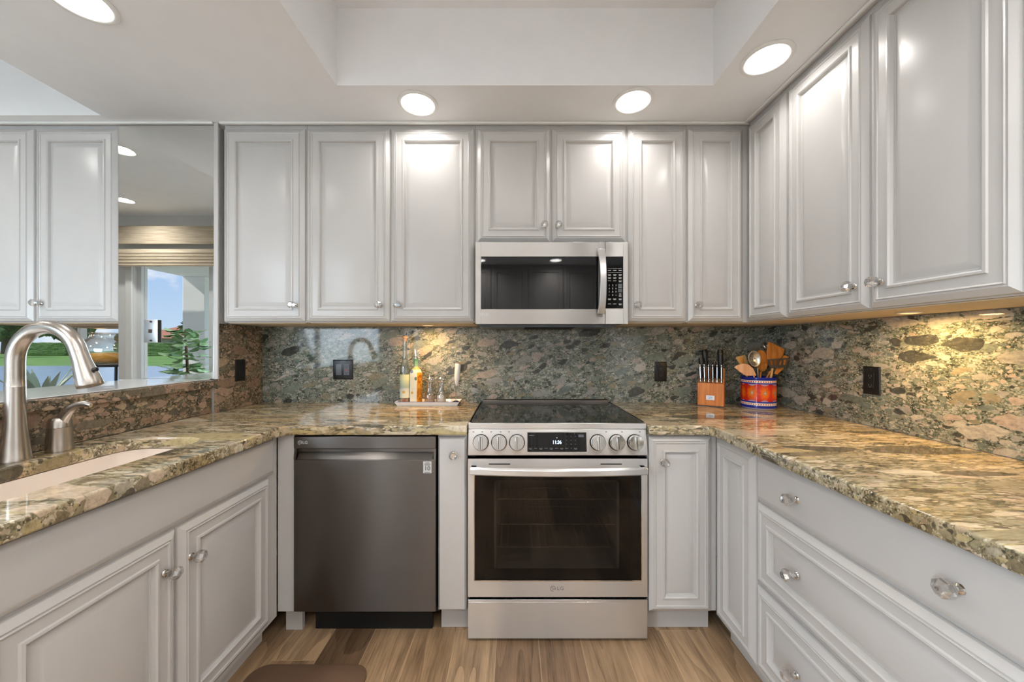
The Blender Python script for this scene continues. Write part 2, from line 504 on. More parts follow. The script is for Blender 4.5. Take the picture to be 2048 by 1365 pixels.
for i, ((a, b, z0, z1), mull) in enumerate(zip(wins, ([-5.70], [-3.41, -2.58]))):
    root = bpy.data.objects.new('window_%d' % (i + 1), None); C.objects.link(root); struct(root)
    f = MB()
    fw = 0.045
    for x in [a + fw / 2, b - fw / 2] + mull: f.box(x - fw / 2, x + fw / 2, YW - .11, YW - .04, z0 + .0005, z1 - .0005)
    f.box(a + .0005, b - .0005, YW - .11, YW - .04, z0 + .0005, z0 + fw); f.box(a + .0005, b - .0005, YW - .11, YW - .04, z1 - fw, z1 - .0005)
    f.build('window_frame', WFR, root)
    MB().box(a + fw, b - fw, YW - .078, YW - .072, z0 + fw, z1 - fw).build('window_pane', WGL, root)
    s = MB()
    s.box(a - .07, a, YW + .0005, YW + .022, z0, z1 + .07); s.box(b, b + .07, YW + .0005, YW + .022, z0, z1 + .07); s.box(a, b, YW + .0005, YW + .022, z1, z1 + .07)
    s.box(a - .07, b + .07, YW + .0005, YW + .06, z0 - .03, z0)
    s.build('window_casing', TRIMP, root, bevel=.004)

root = bpy.data.objects.new('window_3', None); C.objects.link(root); struct(root)  # unseen passage window, added so side fill light can come in
f = MB()
for y in (-3.927, -3.4, -2.873): f.box(XL - .1, XL - .04, y - .022, y + .022, .0805, 2.1495)
f.box(XL - .1, XL - .04, -3.9495, -2.8505, .0805, .125); f.box(XL - .1, XL - .04, -3.9495, -2.8505, 2.105, 2.1495)
f.build('window_frame', WFR, root)

# ceiling: lowered kitchen ceiling with a tray, dining tray, all closed above
TX0, TX1, TY0, TY1 = -.758, .857, -.60, -2.9
c = MB()
c.box(XD, XR, YB, -.0, ZC, ZC + .12)                          # upper slab
c.box(TX1, XR, YB, 0, ZS, ZC)                                  # right of the tray
c.box(-2.0, TX0, YB, 0, ZS, ZC)                                # left of the tray, over the bar
c.box(TX0, TX1, TY0, 0, ZS, ZC); c.box(TX0, TX1, YB, TY1, ZS, ZC)
c.box(XD, -2.0, -.40, 0, ZS, ZC)                               # over the buffet cabinets
for v in c.v: v.y = min(v.y, -.0005); v.x = min(max(v.x, XD + .0005), XR - .0005)
struct(c.build('ceiling', CEILP))
struct(MB().box(XD - .3, XR + .3, YB - .3, .3, 2.865, 2.95).build('roof_slab', CEILP))
# caulk / crown bead along cabinet tops
struct(MB().box(-1.465, 1.17, -.356, -.3425, ZS - .012, ZS - .001).build('trim_1', TRIMP, bevel=.003))
struct(MB().box(1.148, 1.1605, -2.1, -.357, ZS - .012, ZS - .001).build('trim_2', TRIMP, bevel=.003))
struct(MB().box(-3.6, -1.50, -.356, -.3425, ZS - .012, ZS - .001).build('trim_3', TRIMP, bevel=.003))
struct(MB().box(-1.4995, -1.478, -.3445, -.3345, 1.082, ZS - .002).build('trim_4', PAINT, bevel=.002))

t = thing('added_ceiling_lamp', 'unseen flush white ceiling lamp added in the tray above the camera for fill light', 'ceiling light', (.05, -2.35, ZC))  # lamp body added out of view to go with the tray fill light
MB().box(-.64, .64, -.29, .29, -.06, -.0005).build('housing', TRIMP, t)

# ------------------------------------------------------------------ cabinets
DOORP = [(0, -.004), (.002, -.009), (.019, -.0195), (.0205, -.0165), (.024, -.0165), (.0265, -.0205), (.030, -.019), (.031, -.017), (.056, -.017), (.0585, -.0215), (.064, -.0225),
         (.068, -.019), (.0705, -.0085), (.075, -.0085), (.0755, -.0075), (.096, -.0150), (.098, -.0155)]
SLABP = [(0, -.004), (.002, -.010), (.016, -.0185), (.02, -.019)]

def knob_mesh():
    b = MB()
    fr = frame((0, 0, 0), (0, -1, 0))
    b.lathe([(.0105, 0), (.011, .002), (.0095, .005), (.0055, .007), (.005, .012), (.0075, .014), (.0075, .0155)], 20, 0, fr)
    b.lathe([(.0065, .0156), (.014, .019), (.0192, .028), (.0175, .038), (.010, .0445)], 8, 1, fr)
    b.lathe([(.004, .0446), (.0025, .045)], 6, 1, fr)
    o = b.build('knob', [CHROME, CRYSTAL], ang=20)
    me = o.data
    bpy.data.objects.remove(o)
    return me
KNOB = knob_mesh()
def knob(parent, x, y, z):
    o = bpy.data.objects.new('knob', KNOB); C.objects.link(o)
    o.parent = parent; o.location = (x, y, z)
    o.rotation_euler = (0, random.uniform(0, 1), 0)
    return o

def front(parent, kind, x0, x1, z0, z1, prof, knobs=()):
    b = MB()
    mw = min(x1 - x0, z1 - z0)
    k = min(1.0, mw * 0.40 / .098) if prof is DOORP else 1.0
    b.rings((x0, x1, z0, z1), [(i * k, y) for i, y in prof], back=-.001)
    o = b.build(kind, PAINT, parent, ang=28)
    for (kx, kz) in knobs:
        ky = -.017
        knob(o, kx, ky - .0002, kz)
    return o

def cabinet(name, label, group, loc, rotz, w_, h, depth, fronts, toe=0, under=False, cat='cabinet'):
    """front plane of the body at local y = 0, facing -y; local x from 0 to w"""
    t = thing(name, label, cat, loc, rotz, group)
    b = MB().box(0, w_, 0, depth, toe, h)
    b.build('body', PAINT, t, bevel=.001)
    if toe: MB().box(0.002, w_ - .002, .06, depth - .01, 0.001, toe - .0005).build('toe_kick', PAINT, t)
    if under:
        u = MB().box(.012, w_ - .012, .012, depth - .002, -.004, -.0005)
        u.build('bottom_panel', RAW, t)
    for (kind, x0, x1, z0, z1, prof, kn) in fronts: front(t, kind, x0, x1, z0, z1, prof, kn)
    return t

ZU0 = 1.368
UH = ZS - .0015 - ZU0          # upper cabinet height
DZ1 = 2.343 - ZU0              # top of the doors
YU = -.3215                    # upper body front; doors add 0.02
UD = -YU - .0165               # depth (granite / wall behind)
def ux(px): return (px - 1027) / 399.0
G_UP = 'wall cabinets above the worktop'
def upper(name, label, px0, px1, doors, z0=ZU0, top=DZ1):
    x0, x1 = ux(px0), (XR - .001 if px1 == 1490.0 else ux(px1))
    h = ZS - .0015 - z0
    fr = []
    for (a, b, side) in doors:
        a, b = ux(a) - x0, ux(b) - x0
        kn = []
        if side == 'r': kn = [(b - .046, .085)]
        if side == 'l': kn = [(a + .040, .085)]
        if side == 'R': kn = [(b - .030, .082)]
        if side == 'L': kn = [(a + .030, .082)]
        fr.append(('door', a, b, .004, ZU0 + top - z0, DOORP, kn))
    dep = -YU - .001
    return cabinet(name, label, None, (x0, YU, z0), 0, x1 - x0, h, dep, fr, under=z0 < 1.4)
upper('wall_cabinet', 'grey-white single-door wall cabinet beside the mirrored pillar', 444, 610.3, [(445, 608.5, 'r')])
upper('wall_cabinet', 'grey-white two-door wall cabinet left of the microwave, above the bottle tray', 610.7, 950.3, [(612, 778.5, 'r'), (781.5, 948, 'l')])
upper('wall_cabinet', 'short grey-white two-door wall cabinet directly above the microwave', 950.7, 1254.3, [(954, 1100.5, 'R'), (1104, 1252, 'L')], z0=1.768)
upper('wall_cabinet', 'narrow single-door wall cabinet immediately right of the microwave', 1254.7, 1375.5, [(1256.5, 1374, 'l')])
upper('wall_cabinet', 'narrow single-door wall cabinet in the right back corner, above the knife block', 1375.9, 1490.0, [(1377.5, 1488.5, 'l')])

# right run of wall cabinets, facing -x
XU = 1.1825
def ry(px, X=1.1625): return FPX * X / (px - 1027) - D0
def upper_right(label, y0, y1, doors):
    fr = []
    for (a, b, side) in doors:
        a, b = y0 - a, y0 - b
        kn = [(b - .045, .085)] if side == 'r' else [(a + .040, .085)] if side == 'l' else []
        fr.append(('door', a, b, .004, DZ1, DOORP, kn))
    cabinet('wall_cabinet', label, None, (XU, y0, ZU0), -PI / 2, y0 - y1, UH, XR - XU - .001, fr, under=True)
upper_right('narrow wall cabinet without a knob, first on the right-hand wall from the back corner', -.3455, -.6015, [(-.347, -.598, '')])
upper_right('large two-door wall cabinet on the right-hand wall under the ceiling lamp', -.602, -1.3225, [(-.606, -.960, 'r'), (-.964, -1.319, 'l')])
upper_right('wall cabinet at the very right edge of the photo, only its door edge seen', -1.323, -2.05, [(-1.327, -1.685, 'r'), (-1.689, -2.047, 'l')])

# buffet wall cabinets beyond the pillar
x0 = ux(-93) - .006
fr = []
for (a, b) in ((-93, 63), (69, 233)):
    a, b = ux(a) - x0, ux(b) - x0
    fr.append(('door', a, b, .004, DZ1, DOORP, [(a + .034, .095)]))
cabinet('wall_cabinet', 'grey wall cabinet over the buffet, left of the mirrored pillar', None, (x0, YU, ZU0), 0, -1.9815 - x0, UH, -YU - .012, fr, under=True)

# ---- base cabinets
YF = -.607                     # body front of the back run; doors at -.626
ZB = .875                      # underside of the worktop
def bx(px): return (px - 1027) / 474.0
XLF = -1.003                   # body front of the left run (doors at -.983)
XRF = .866                     # body front of the right run
# sink base: local x runs away from the camera; origin at the near end
YN = -1.74
def ly(y): return y - YN
t = cabinet('base_cabinet', 'sink base cabinet with two panelled doors under the granite sink worktop', None, (XLF, YN, 0), PI / 2, -.6205 - YN, ZB - .001, .50,
            [('false_drawer_front', .002, ly(-.655), .722, .864, SLABP, ()),
             ('door', ly(-1.487), ly(-1.0885), .128, .712, DOORP, [(ly(-1.0885) - .040, .712 - .105)]),
             ('door', ly(-1.0825), ly(-.682), .128, .712, DOORP, [(ly(-1.0825) + .036, .712 - .105)])], toe=.105)
# hollow out for the basin: the body of the sink base is a shell
body = [o for o in t.children if o.name.startswith('body')][0]
me = body.data
bpy.data.objects.remove(body)
L_ = -.6205 - YN
b = MB()
b.box(0, L_, 0, .018, .105, ZB - .001); b.box(0, L_, .48, .50, .105, ZB - .001)
b.box(0, .02, .018, .48, .105, ZB - .001); b.box(L_ - .02, L_, .018, .48, .105, ZB - .001); b.box(0.02, L_ - .02, .018, .48, .105, .125)
b.build('body', PAINT, t)

def filler(name, label, x0, x1, toe=True):
    t = thing(name, label, 'panel', (x0, YF, 0))
    MB().box(0, x1 - x0, -.012, .02, .122, ZB - .002).build('panel', PAINT, t, bevel=.002)
    MB().box(0, x1 - x0, .045, .065, .001, .1215).build('toe_kick', PAINT, t)
    return t
filler('filler_panel', 'plain corner filler panel between the sink cabinet and the dishwasher', XLF + .003, bx(587))
cabinet('base_cabinet', 'very narrow plain-front base cabinet between dishwasher and range', None, (bx(874.5), YF, 0), 0, bx(934) - bx(874.5), ZB - .002, .57,
        [('door', .001, bx(934) - bx(874.5) - .001, .128, .864, [(0, -.004), (.002, -.008), (.010, -.0185), (.013, -.019)], [(.072, .795)])], toe=.122)
cabinet('base_cabinet', 'narrow one-door base cabinet immediately right of the range', None, (bx(1297.5), YF, 0), 0, XRF - .0005 - bx(1297.5), ZB - .002, .57,
        [('door', .002, bx(1425) - bx(1297.5), .122, .866, DOORP, [(.058, .762)])], toe=.118)
# right run, facing -x
cabinet('base_cabinet', 'narrow one-door base cabinet in the right back corner with no knob', None, (XRF, -.6085, 0), -PI / 2, .2685, ZB - .002, .6,
        [('door', .0245, .2665, .122, .866, DOORP, ())], toe=.105)
DW_ = .775
kx = (.19, .585)
cabinet('drawer_cabinet', 'three-drawer base cabinet under the right-hand worktop', None, (XRF, -.878, 0), -PI / 2, DW_, ZB - .002, .6,
        [('drawer', .003, DW_ - .003, .713, .866, SLABP, [(kx[0], .788), (kx[1], .788)]),
         ('drawer', .003, DW_ - .003, .424, .703, DOORP, [(kx[0], .562), (kx[1], .562)]),
         ('drawer', .003, DW_ - .003, .128, .414, DOORP, [(kx[0], .262), (kx[1], .262)])], toe=.105, cat='drawers')

# ------------------------------------------------------------------ stone
def slab(name, outer, holes, z0, z1, material, bev=.007):
    cu = bpy.data.curves.new(name, 'CURVE'); cu.dimensions = '2D'; cu.fill_mode = 'BOTH'
    cu.extrude = (z1 - z0) / 2 - bev; cu.bevel_depth = bev; cu.bevel_resolution = 3; cu.offset = -bev
    for pl in [outer] + holes:
        s = cu.splines.new('POLY'); s.points.add(len(pl) - 1); s.use_cyclic_u = True
        for p, q in zip(s.points, pl): p.co = (q[0], q[1], 0, 1)
    tmp = bpy.data.objects.new('tmp', cu); C.objects.link(tmp)
    bpy.context.view_layer.update()
    me = bpy.data.meshes.new_from_object(tmp.evaluated_get(bpy.context.evaluated_depsgraph_get()))
    bpy.data.objects.remove(tmp); bpy.data.curves.remove(cu)
    me.name = name
    me.transform(Matrix.Translation((0, 0, (z0 + z1) / 2)))
    me.materials.clear(); me.materials.append(material)
    for p in me.polygons: p.use_smooth = True
    me.set_sharp_from_angle(angle=R(40))
    o = bpy.data.objects.new(name, me); C.objects.link(o)
    return o
def arc(cx, cy_, r, a0, a1, n=6): return [(cx + r * math.cos(R(a0 + (a1 - a0) * i / n)), cy_ + r * math.sin(R(a0 + (a1 - a0) * i / n))) for i in range(n + 1)]
def rrect(x0, x1, y0, y1, r, n=6):
    return arc(x1 - r, y0 + r, r, -90, 0, n) + arc(x1 - r, y1 - r, r, 0, 90, n) + arc(x0 + r, y1 - r, r, 90, 180, n) + arc(x0 + r, y0 + r, r, 180, 270, n)
YE = -.642
ZT = .915
RX0, RX1 = .186 - .3795, .186 + .3795      # range sides
SX0, SX1, SY0, SY1 = -1.390, -1.108, -1.62, -.835
outer = [(-1.4835, -.0165), (-1.4835, -.342), (-1.5085, -.342), (-1.5085, -2.05), (-.960, -2.05)] + arc(-.920, YE - .04, .04, 180, 90)[0:] + [(RX0 - .0015, YE), (RX0 - .0015, -.0165)]
tag(slab('worktop', outer, [rrect(SX0, SX1, SY0, SY1, .07)], ZB, ZT, G_TOP), 'L-shaped tan granite worktop with the sink cut-out, left of the range', 'worktop')
outer = [(RX1 + .0015, -.0165), (RX1 + .0015, YE)] + arc(.782, YE - .04, .04, 90, 0) + [(.822, -2.05), (XR - .0165, -2.05), (XR - .0165, -.0165)]
tag(slab('worktop', outer, [], ZB, ZT, G_TOP), 'L-shaped tan granite worktop right of the range, under knife block and utensil crock', 'worktop')
tag(MB().box(-1.4835, XR - .0005, -.0155, -.0005, ZT - .03, ZU0 - .006).build('backsplash', G_BACK), 'polished green-grey granite backsplash on the back wall behind the range', 'backsplash')
tag(MB().box(XR - .0155, XR - .0005, -2.05, -.016, ZT + .0005, ZU0 - .006).build('backsplash', G_BACK), 'granite backsplash on the right-hand wall, warmly lit at its top', 'backsplash')
tag(MB().box(-1.4995, -1.4845, -.341, -.0005, ZT + .0005, ZU0 - .006).build('backsplash', G_DARK), 'brown granite side panel with black switch, on the pillar beside the corner', 'backsplash')
tag(MB().box(XL - .0135, XL + .015, -2.05, -.3425, ZT + .0005, 1.0395).build('backsplash', G_DARK), 'low brown granite strip behind the faucet below the bar ledge', 'backsplash')
tag(MB().box(-1.885, XL + .032, YW + .03, -.3475, 1.040, 1.080).build('bar_ledge', G_DARK, bevel=.006, seg=3), 'brown polished granite bar ledge running past the faucet to the mirror', 'ledge')

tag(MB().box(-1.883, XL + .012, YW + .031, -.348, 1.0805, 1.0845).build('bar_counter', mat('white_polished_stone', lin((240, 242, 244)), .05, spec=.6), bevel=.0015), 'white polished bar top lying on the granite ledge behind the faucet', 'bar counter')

# ------------------------------------------------------------------ sink, faucet, handle
t = thing('sink', 'biscuit-coloured undermount sink basin set in the left granite worktop', 'sink', ((SX0 + SX1) / 2, (SY0 + SY1) / 2, .66))
def basin():
    b = MB()
    lv = [(.018, ZB - .001, .075), (.0, ZB - .0012, .07), (-.002, .84, .07), (-.014, .72, .07), (-.05, .69, .06)]
    vs_, fs = [], []
    lv2 = [(.018, ZB - .012, .075)] + lv
    cnt = None
    for (g, z, r) in lv2:
        pl = rrect(SX0 - g - .004, SX1 + g + .004, SY0 - g - .004, SY1 + g + .004, r)
        cnt = len(pl)
        vs_ += [(x - (SX0 + SX1) / 2, y - (SY0 + SY1) / 2, z - .66) for x, y in pl]
    for i in range(len(lv2) - 1):
        for k in range(cnt):
            k2 = (k + 1) % cnt
            fs.append((i * cnt + k, i * cnt + k2, (i + 1) * cnt + k2, (i + 1) * cnt + k))
    fs.append([(len(lv2) - 1) * cnt + k for k in range(cnt)])
    return b.add(vs_, fs)
o = basin().build('basin', SINK, t, ang=60)
MB().lathe([(.045, .032), (.043, .036), (.02, .034)], 20).build('drain', CHROME, t)

FX, FY = -1.452, -1.097
t = thing('faucet', 'tall brushed-nickel pull-down faucet with curved neck behind the sink', 'faucet', (FX, FY, ZT + .0005))
MB().lathe([(.033, 0), (.033, .006), (.031, .012), (.0275, .05), (.0225, .10), (.0205, .15), (.0200, .215), (.0205, .2155), (.0200, .2165), (.0195, .24)], 28).build('base', NICKEL, t)
pts = [(0, 0, .2402), (0, 0, .275)]
rr_ = .094
pts += [(rr_ - rr_ * math.cos(R(a)), 0, .290 + rr_ * math.sin(R(a)) * 1.06) for a in range(0, 166, 11)]
MB().tube(pts, [.0195] * len(pts), 20).build('neck', NICKEL, t)
e = Vector(pts[-1]); dr = (Vector(pts[-1]) - Vector(pts[-2])).normalized()
MB().lathe([(.0197, 0.0003), (.0197, .004), (.0205, .03), (.0265, .075), (.0285, .098), (.0275, .104), (.02, .105)], 24, M=frame(e, dr)).build('spray_head', NICKEL, t)
bt = e + dr * .06 + Vector((.021, 0, .004))
MB().lathe([(.006, 0), (.006, .012), (.004, .014)], 12, M=frame(bt, (1, 0, .3))).build('spray_button', BLACK, t)

t = thing('mixer_lever', 'single-lever nickel faucet handle on its own base beside the faucet', 'tap lever', (-1.447, -.998, ZT + .0005))
MB().lathe([(.031, 0), (.031, .004), (.0295, .02), (.0275, .072), (.0278, .0745)], 28).build('base', NICKEL, t)
cap = MB().lathe([(.0272, .0752), (.026, .095), (.022, .104), (.012, .108), (.003, .1085)], 28).build('cap', NICKEL, t)
lv = [(.004, 0, .088), (.018, 0, .112), (.036, 0, .132), (.058, 0, .146), (.080, 0, .150), (.100, 0, .144)]
MB().tube(lv, [.021, .0175, .0135, .010, .009, .0075], 14, flat=.75).build('lever', NICKEL, t)

# ------------------------------------------------------------------ marks
def emblem(name, parent, x, z, y, r, m):
    """a round smiling-face mark: ring, nose-and-mouth stroke and one eye"""
    b = MB()
    fr = frame((x, y, z), (0, -1, 0))
    n = 28
    for k in range(n):
        if 22 <= k <= 24: continue
        a0, a1 = 2 * PI * k / n, 2 * PI * (k + 1) / n
        q = [(r * .8 * math.cos(a0), r * .8 * math.sin(a0)), (r * math.cos(a0), r * math.sin(a0)), (r * math.cos(a1), r * math.sin(a1)), (r * .8 * math.cos(a1), r * .8 * math.sin(a1))]
        b.add([(x + px_, y, z + pz_) for px_, pz_ in q] + [(x + px_, y - .0005, z + pz_) for px_, pz_ in q], [(0, 1, 2, 3), (4, 7, 6, 5), (0, 4, 5, 1), (1, 5, 6, 2), (2, 6, 7, 3), (3, 7, 4, 0)])
    for (a, c_, d, e_) in ((-.1, .08, -.45, .5), (-.1, .4, -.45, -.3), (.3, .85, -.1, .06)):
        b.box(x + a * r, x + c_ * r, y - .0005, y, z + d * r, z + e_ * r)
    b.box(x - .55 * r, x - .3 * r, y - .0005, y, z + .2 * r, z + .42 * r)
    return b.build(name, m, parent, smooth=False)

# ------------------------------------------------------------------ dishwasher
DX0, DX1 = bx(588), bx(872)
dw = DX1 - DX0
t = thing('dishwasher', 'dark stainless dishwasher with pocket handle under the left worktop', 'dishwasher', (DX0, -.607, 0))
MB().box(.004, dw - .004, .006, .55, .118, ZB - .004).build('tub', BLACKM, t)
MB().box(.026 * 2, dw + .008, .025, .05, .098, .1175).box(.054, dw - .03, .05, .07, .002, .0975).build('toe_plate', BLACKM, t)
d = MB()
d.box(0, dw, -.022, .005, .128, .770)
o = d.build('door', DARKST, t, bevel=.003)
# handle pocket: back wall, sloped lip and two cheeks
p = MB()
p.box(.0, dw, -.000, .005, .7705, .815)
p.prism([(-.022, .7705), (-.0005, .7705), (-.0005, .797), (-.014, .785)], 'x', .014, dw - .014)
p.prism([(-.022, .7705), (-.0005, .7705), (-.0005, .815), (-.016, .815)], 'x', 0, .010); p.prism([(-.022, .7705), (-.0005, .7705), (-.0005, .815), (-.016, .815)], 'x', dw - .010, dw)
p.build('handle', DARKST, t)
o = MB().box(0, dw, -.022, .005, .8155, .868).build('control_strip', DARKST, t, bevel=.003)
emblem('emblem', o, .027, .842, -.0222, .0088, MARK)
words('LG', .0165, 'lettering', MARK, o, (.0485, -.0222, .842), scx=1.1)
st = MB().box(dw - .053, dw - .018, -.0228, -.0222, .713, .763).build('sticker', mat('sticker', lin((204, 205, 205)), .5), t)
INK = mat('dark_ink', lin((35, 35, 38)), .5)
words('10', .026, 'lettering', INK, st, (dw - .036, -.0229, .733), scx=1.0)
for i, (ww, zz) in enumerate(((.018, .757), (.026, .7515), (.022, .747), (.024, .7165))): MB().box(dw - .0355 - ww / 2, dw - .0355 + ww / 2, -.0231, -.0228, zz - .001, zz + .0008).build('lettering_line', INK, st)

# ------------------------------------------------------------------ range
RC = .186
t = thing('range', 'stainless slide-in electric range with black glass cooktop and oven window', 'range', (RC, -.60, 0))
HW = .378
b = MB()
b.box(-HW + .002, HW - .002, .0, .57, .02, .12)
b.box(-HW + .002, -HW + .03, .0, .57, .12, .905); b.box(HW - .03, HW - .002, .0, .57, .12, .905)
b.box(-HW + .03, HW - .03, .52, .57, .12, .905); b.box(-HW + .03, HW - .03, .0, .52, .78, .905)
b.build('body', BLACKM, t)
# oven cavity and racks
cav = mat('oven_enamel', lin((150, 142, 132)), .5)
b = MB()
b.box(-.27, -.26, .01, .45, .27, .66); b.box(.26, .27, .01, .45, .27, .66); b.box(-.26, .26, .45, .46, .27, .66); b.box(-.26, .26, .01, .45, .26, .27); b.box(-.26, .26, .01, .45, .66, .67)
b.build('cavity', cav, t)
for zz in (.37, .47, .58):
    b = MB()
    b.tube([(-.255, .03, zz), (.255, .03, zz)], .003, 6); b.tube([(-.255, .43, zz), (.255, .43, zz)], .003, 6)
    for k in range(15): b.tube([(-.245 + k * .035, .03, zz), (-.245 + k * .035, .43, zz)], .0018, 5)
    b.build('oven_rack', CHROME, t)
# cooktop
b = MB().box(-HW + .012, HW - .012, -.004, .545, .9155, .9205)
o = b.build('cooktop', COOKGL, t)
RINGM = mat('burner_print', lin((74, 76, 76)), .3)
for (x, y, r) in ((-.19, .12, .11), (.19, .12, .10), (-.19, .38, .08), (.19, .38, .085), (0, .40, .055)):
    rb = MB()
    n = 40
    vs_ = [(x + q * math.cos(2 * PI * k / n), y + q * math.sin(2 * PI * k / n), .9208) for q in (r, r - .0022) for k in range(n)]
    rb.add(vs_, [(k, (k + 1) % n, n + (k + 1) % n, n + k) for k in range(n)])
    rb.build('burner_ring', RINGM, o)
b = MB()
b.box(-HW, -HW + .011, -.006, .56, .9135, .9225); b.box(HW - .011, HW, -.006, .56, .9135, .9225)
b.box(-HW, HW, -.018, -.0065, .896, .9215)
b.build('cooktop_trim', STEEL, t, bevel=.002)
b = MB().box(-HW + .012, HW - .012, .546, .580, .9155, .936)
o = b.build('rear_trim', DARKST, t, bevel=.004)
# control panel, slanted
b = MB()
b.prism([(-.006, .896), (.0, .8955), (.0, .788), (-.030, .788), (-.032, .795), (-.016, .8955)], 'x', -HW, HW)
o = b.build('control_panel', STEEL, t, bevel=.0015)
pn = Vector((0, -.1005, .016)).normalized()            # outward normal is roughly -y, tilted up
up = Vector((0, .016, .1005)).normalized()
def onp(x, zz, out=0): # a point on the slanted panel at height zz
    f_ = (zz - .795) / (.8955 - .795)
    return Vector((x, -.032 + .016 * f_, zz)) + Vector((0, -.9876, .157)) * out
PM = lambda x, zz, out=0: Matrix.Translation(onp(x, zz, out)) @ Vector((0, -.9876, .157)).to_track_quat('Z', 'Y').to_matrix().to_4x4()
TILT = math.atan2(.016, .1005)
def rx(px): return (px - 1027) / 476.0 - RC
for px in (961.5, 998, 1034, 1196.5, 1234.5, 1271):
    M = PM(rx(px), .842)
    k = MB()
    k.lathe([(.034, .0002), (.034, .004), (.0325, .006)], 32, 1, M)
    k.lathe([(.0315, .0062), (.0305, .022), (.029, .0245), (.012, .0248)], 32, 0, M)
    kb = k.build('knob', [CHROME, BLACKM], t, ang=40)
    g = MB().box(-.0085, .0085, -.0295, .0295, .0249, .034, 0, M).build('grip', CHROME, kb, bevel=.002)
    MB().box(-.001, .001, -.026, .026, .0341, .0345, 0, M).build('pointer', BLACKM, kb)
x0, x1 = rx(1055), rx(1173.5)
M = PM((x0 + x1) / 2, .843)
dwid, dh = (x1 - x0) / 2, .040
ds = MB().box(-dwid, dwid, -dh, dh, .0002, .0022, 0, M).build('display', BLKGL, t, bevel=.001)
fr_ = MB()
for (a, b_, c_, d_) in ((-dwid - .003, dwid + .003, dh, dh + .003), (-dwid - .003, dwid + .003, -dh - .003, -dh), (-dwid - .003, -dwid, -dh, dh), (dwid, dwid + .003, -dh, dh)):
    fr_.box(a, b_, c_, d_, .0002, .0026, 0, M)
fr_.build('display_frame', CHROME, t)
def pt(x, v, out=.0026):  # display-local to range-local
    return M @ Vector((x, v, out))
words('11:36', .021, 'clock_digits', CLOCK, ds, pt(0, -.001), rot=(PI / 2 - TILT, 0, 0), scx=.85)
for r_, row in enumerate(('123', '456', '789')):
    for c_, ch in enumerate(row): words(ch, .0075, 'keypad_digit', DIMMARK, ds, pt(.041 + c_ * .0185, .023 - r_ * .016), rot=(PI / 2 - TILT, 0, 0))
words('0', .0075, 'keypad_digit', DIMMARK, ds, pt(.0595, -.025), rot=(PI / 2 - TILT, 0, 0))
def key_print(parent, m_, *bx_): MB().box(*bx_).build('key_print', m_, parent, smooth=False)
for k, xx in enumerate((-.112, -.090, -.068, -.046, -.024, -.002, .020, .040, .078)):
    key_print(ds, DIMMARK, xx - .007, xx + .007, -.0262, -.0245, .0023, .0026, 0, M)
    if k % 2 == 0: key_print(ds, DIMMARK, xx - .005, xx + .005, -.0300, -.0285, .0023, .0026, 0, M)
key_print(ds, DIMMARK, -.118, -.096, .0265, .0285, .0023, .0026, 0, M); key_print(ds, GREYP, .091, .114, .020, .031, .0023, .0025, 0, M)
key_print(ds, MARK, -.002, .002, .016, .0195, .0023, .0026, 0, M)
for px in (946, 964, 982, 1001, 1018, 1214, 1246, 1282):
    MB().box(-.003, .003, -.002, .002, .0002, .0005, 0, PM(rx(px), .8845)).build('panel_mark', DIMMARK, t)
# oven door
DZ0, DZ1_ = .191, .774
gx0, gx1, gz0, gz1 = rx(949), rx(1283), .262, .706
b = MB()
yd0, yd1 = -.029, -.002
b.box(-HW, gx0, yd0, yd1, DZ0, DZ1_); b.box(gx1, HW, yd0, yd1, DZ0, DZ1_); b.box(gx0, gx1, yd0, yd1, DZ0, gz0); b.box(gx0, gx1, yd0, yd1, gz1, DZ1_)
door = b.build('oven_door', STEEL, t)
g = MB().box(gx0 + .0005, gx1 - .0005, yd0 + .002, yd0 + .006, gz0 + .0005, gz1 - .0005).build('oven_window', OVENGL, door)
b = MB()
e_ = .0035
b.box(gx0 - e_, gx0, yd0 - .0012, yd0, gz0 - e_, gz1 + e_); b.box(gx1, gx1 + e_, yd0 - .0012, yd0, gz0 - e_, gz1 + e_); b.box(gx0, gx1, yd0 - .0012, yd0, gz0 - e_, gz0); b.box(gx0, gx1, yd0 - .0012, yd0, gz1, gz1 + e_)
b.build('window_bead', CHROME, door)
# black painted border of the window glass
b = MB()
ix0, ix1, iz0, iz1 = gx0 + .045, gx1 - .045, gz0 + .045, gz1 - .025
for (a, b_, c_, d_) in ((gx0 + .001, ix0, gz0 + .001, gz1 - .001), (ix1, gx1 - .001, gz0 + .001, gz1 - .001), (ix0, ix1, gz0 + .001, iz0), (ix0, ix1, iz1, gz1 - .001)):
    b.box(a, b_, yd0 + .0065, yd0 + .008, c_, d_)
b.build('window_border', BLACKM, door)
# bowed handle with end posts
n = 24
pl = []
hb = MB()
prof = []
def hy(u): return yd0 - .034 - .022 * (1 - (2 * u - 1) ** 2)
vs_, fs = [], []
zc = .734
for i in range(n + 1):
    u = i / n
    x = -HW + .012 + u * (2 * HW - .024)
    y = hy(u)
    hh = .0175
    vs_ += [(x, y, zc - hh), (x, y - .008, zc - hh * .7), (x, y - .008, zc + hh * .55), (x, y + .001, zc + hh), (x, y + .007, zc + hh * .8), (x, y + .007, zc - hh * .8)]
for i in range(n):
    for k in range(6):
        k2 = (k + 1) % 6
        fs.append((i * 6 + k, i * 6 + k2, (i + 1) * 6 + k2, (i + 1) * 6 + k))
fs += [list(range(6))[::-1], [n * 6 + k for k in range(6)]]
hb.add(vs_, fs)
for s_ in (-1, 1):
    xe = s_ * (HW - .026)
    hb.box(xe - .012, xe + .012, yd0 - .034, yd0 - .0003, zc - .012, zc + .012)
hb.build('handle', STEEL, door, bevel=.002)
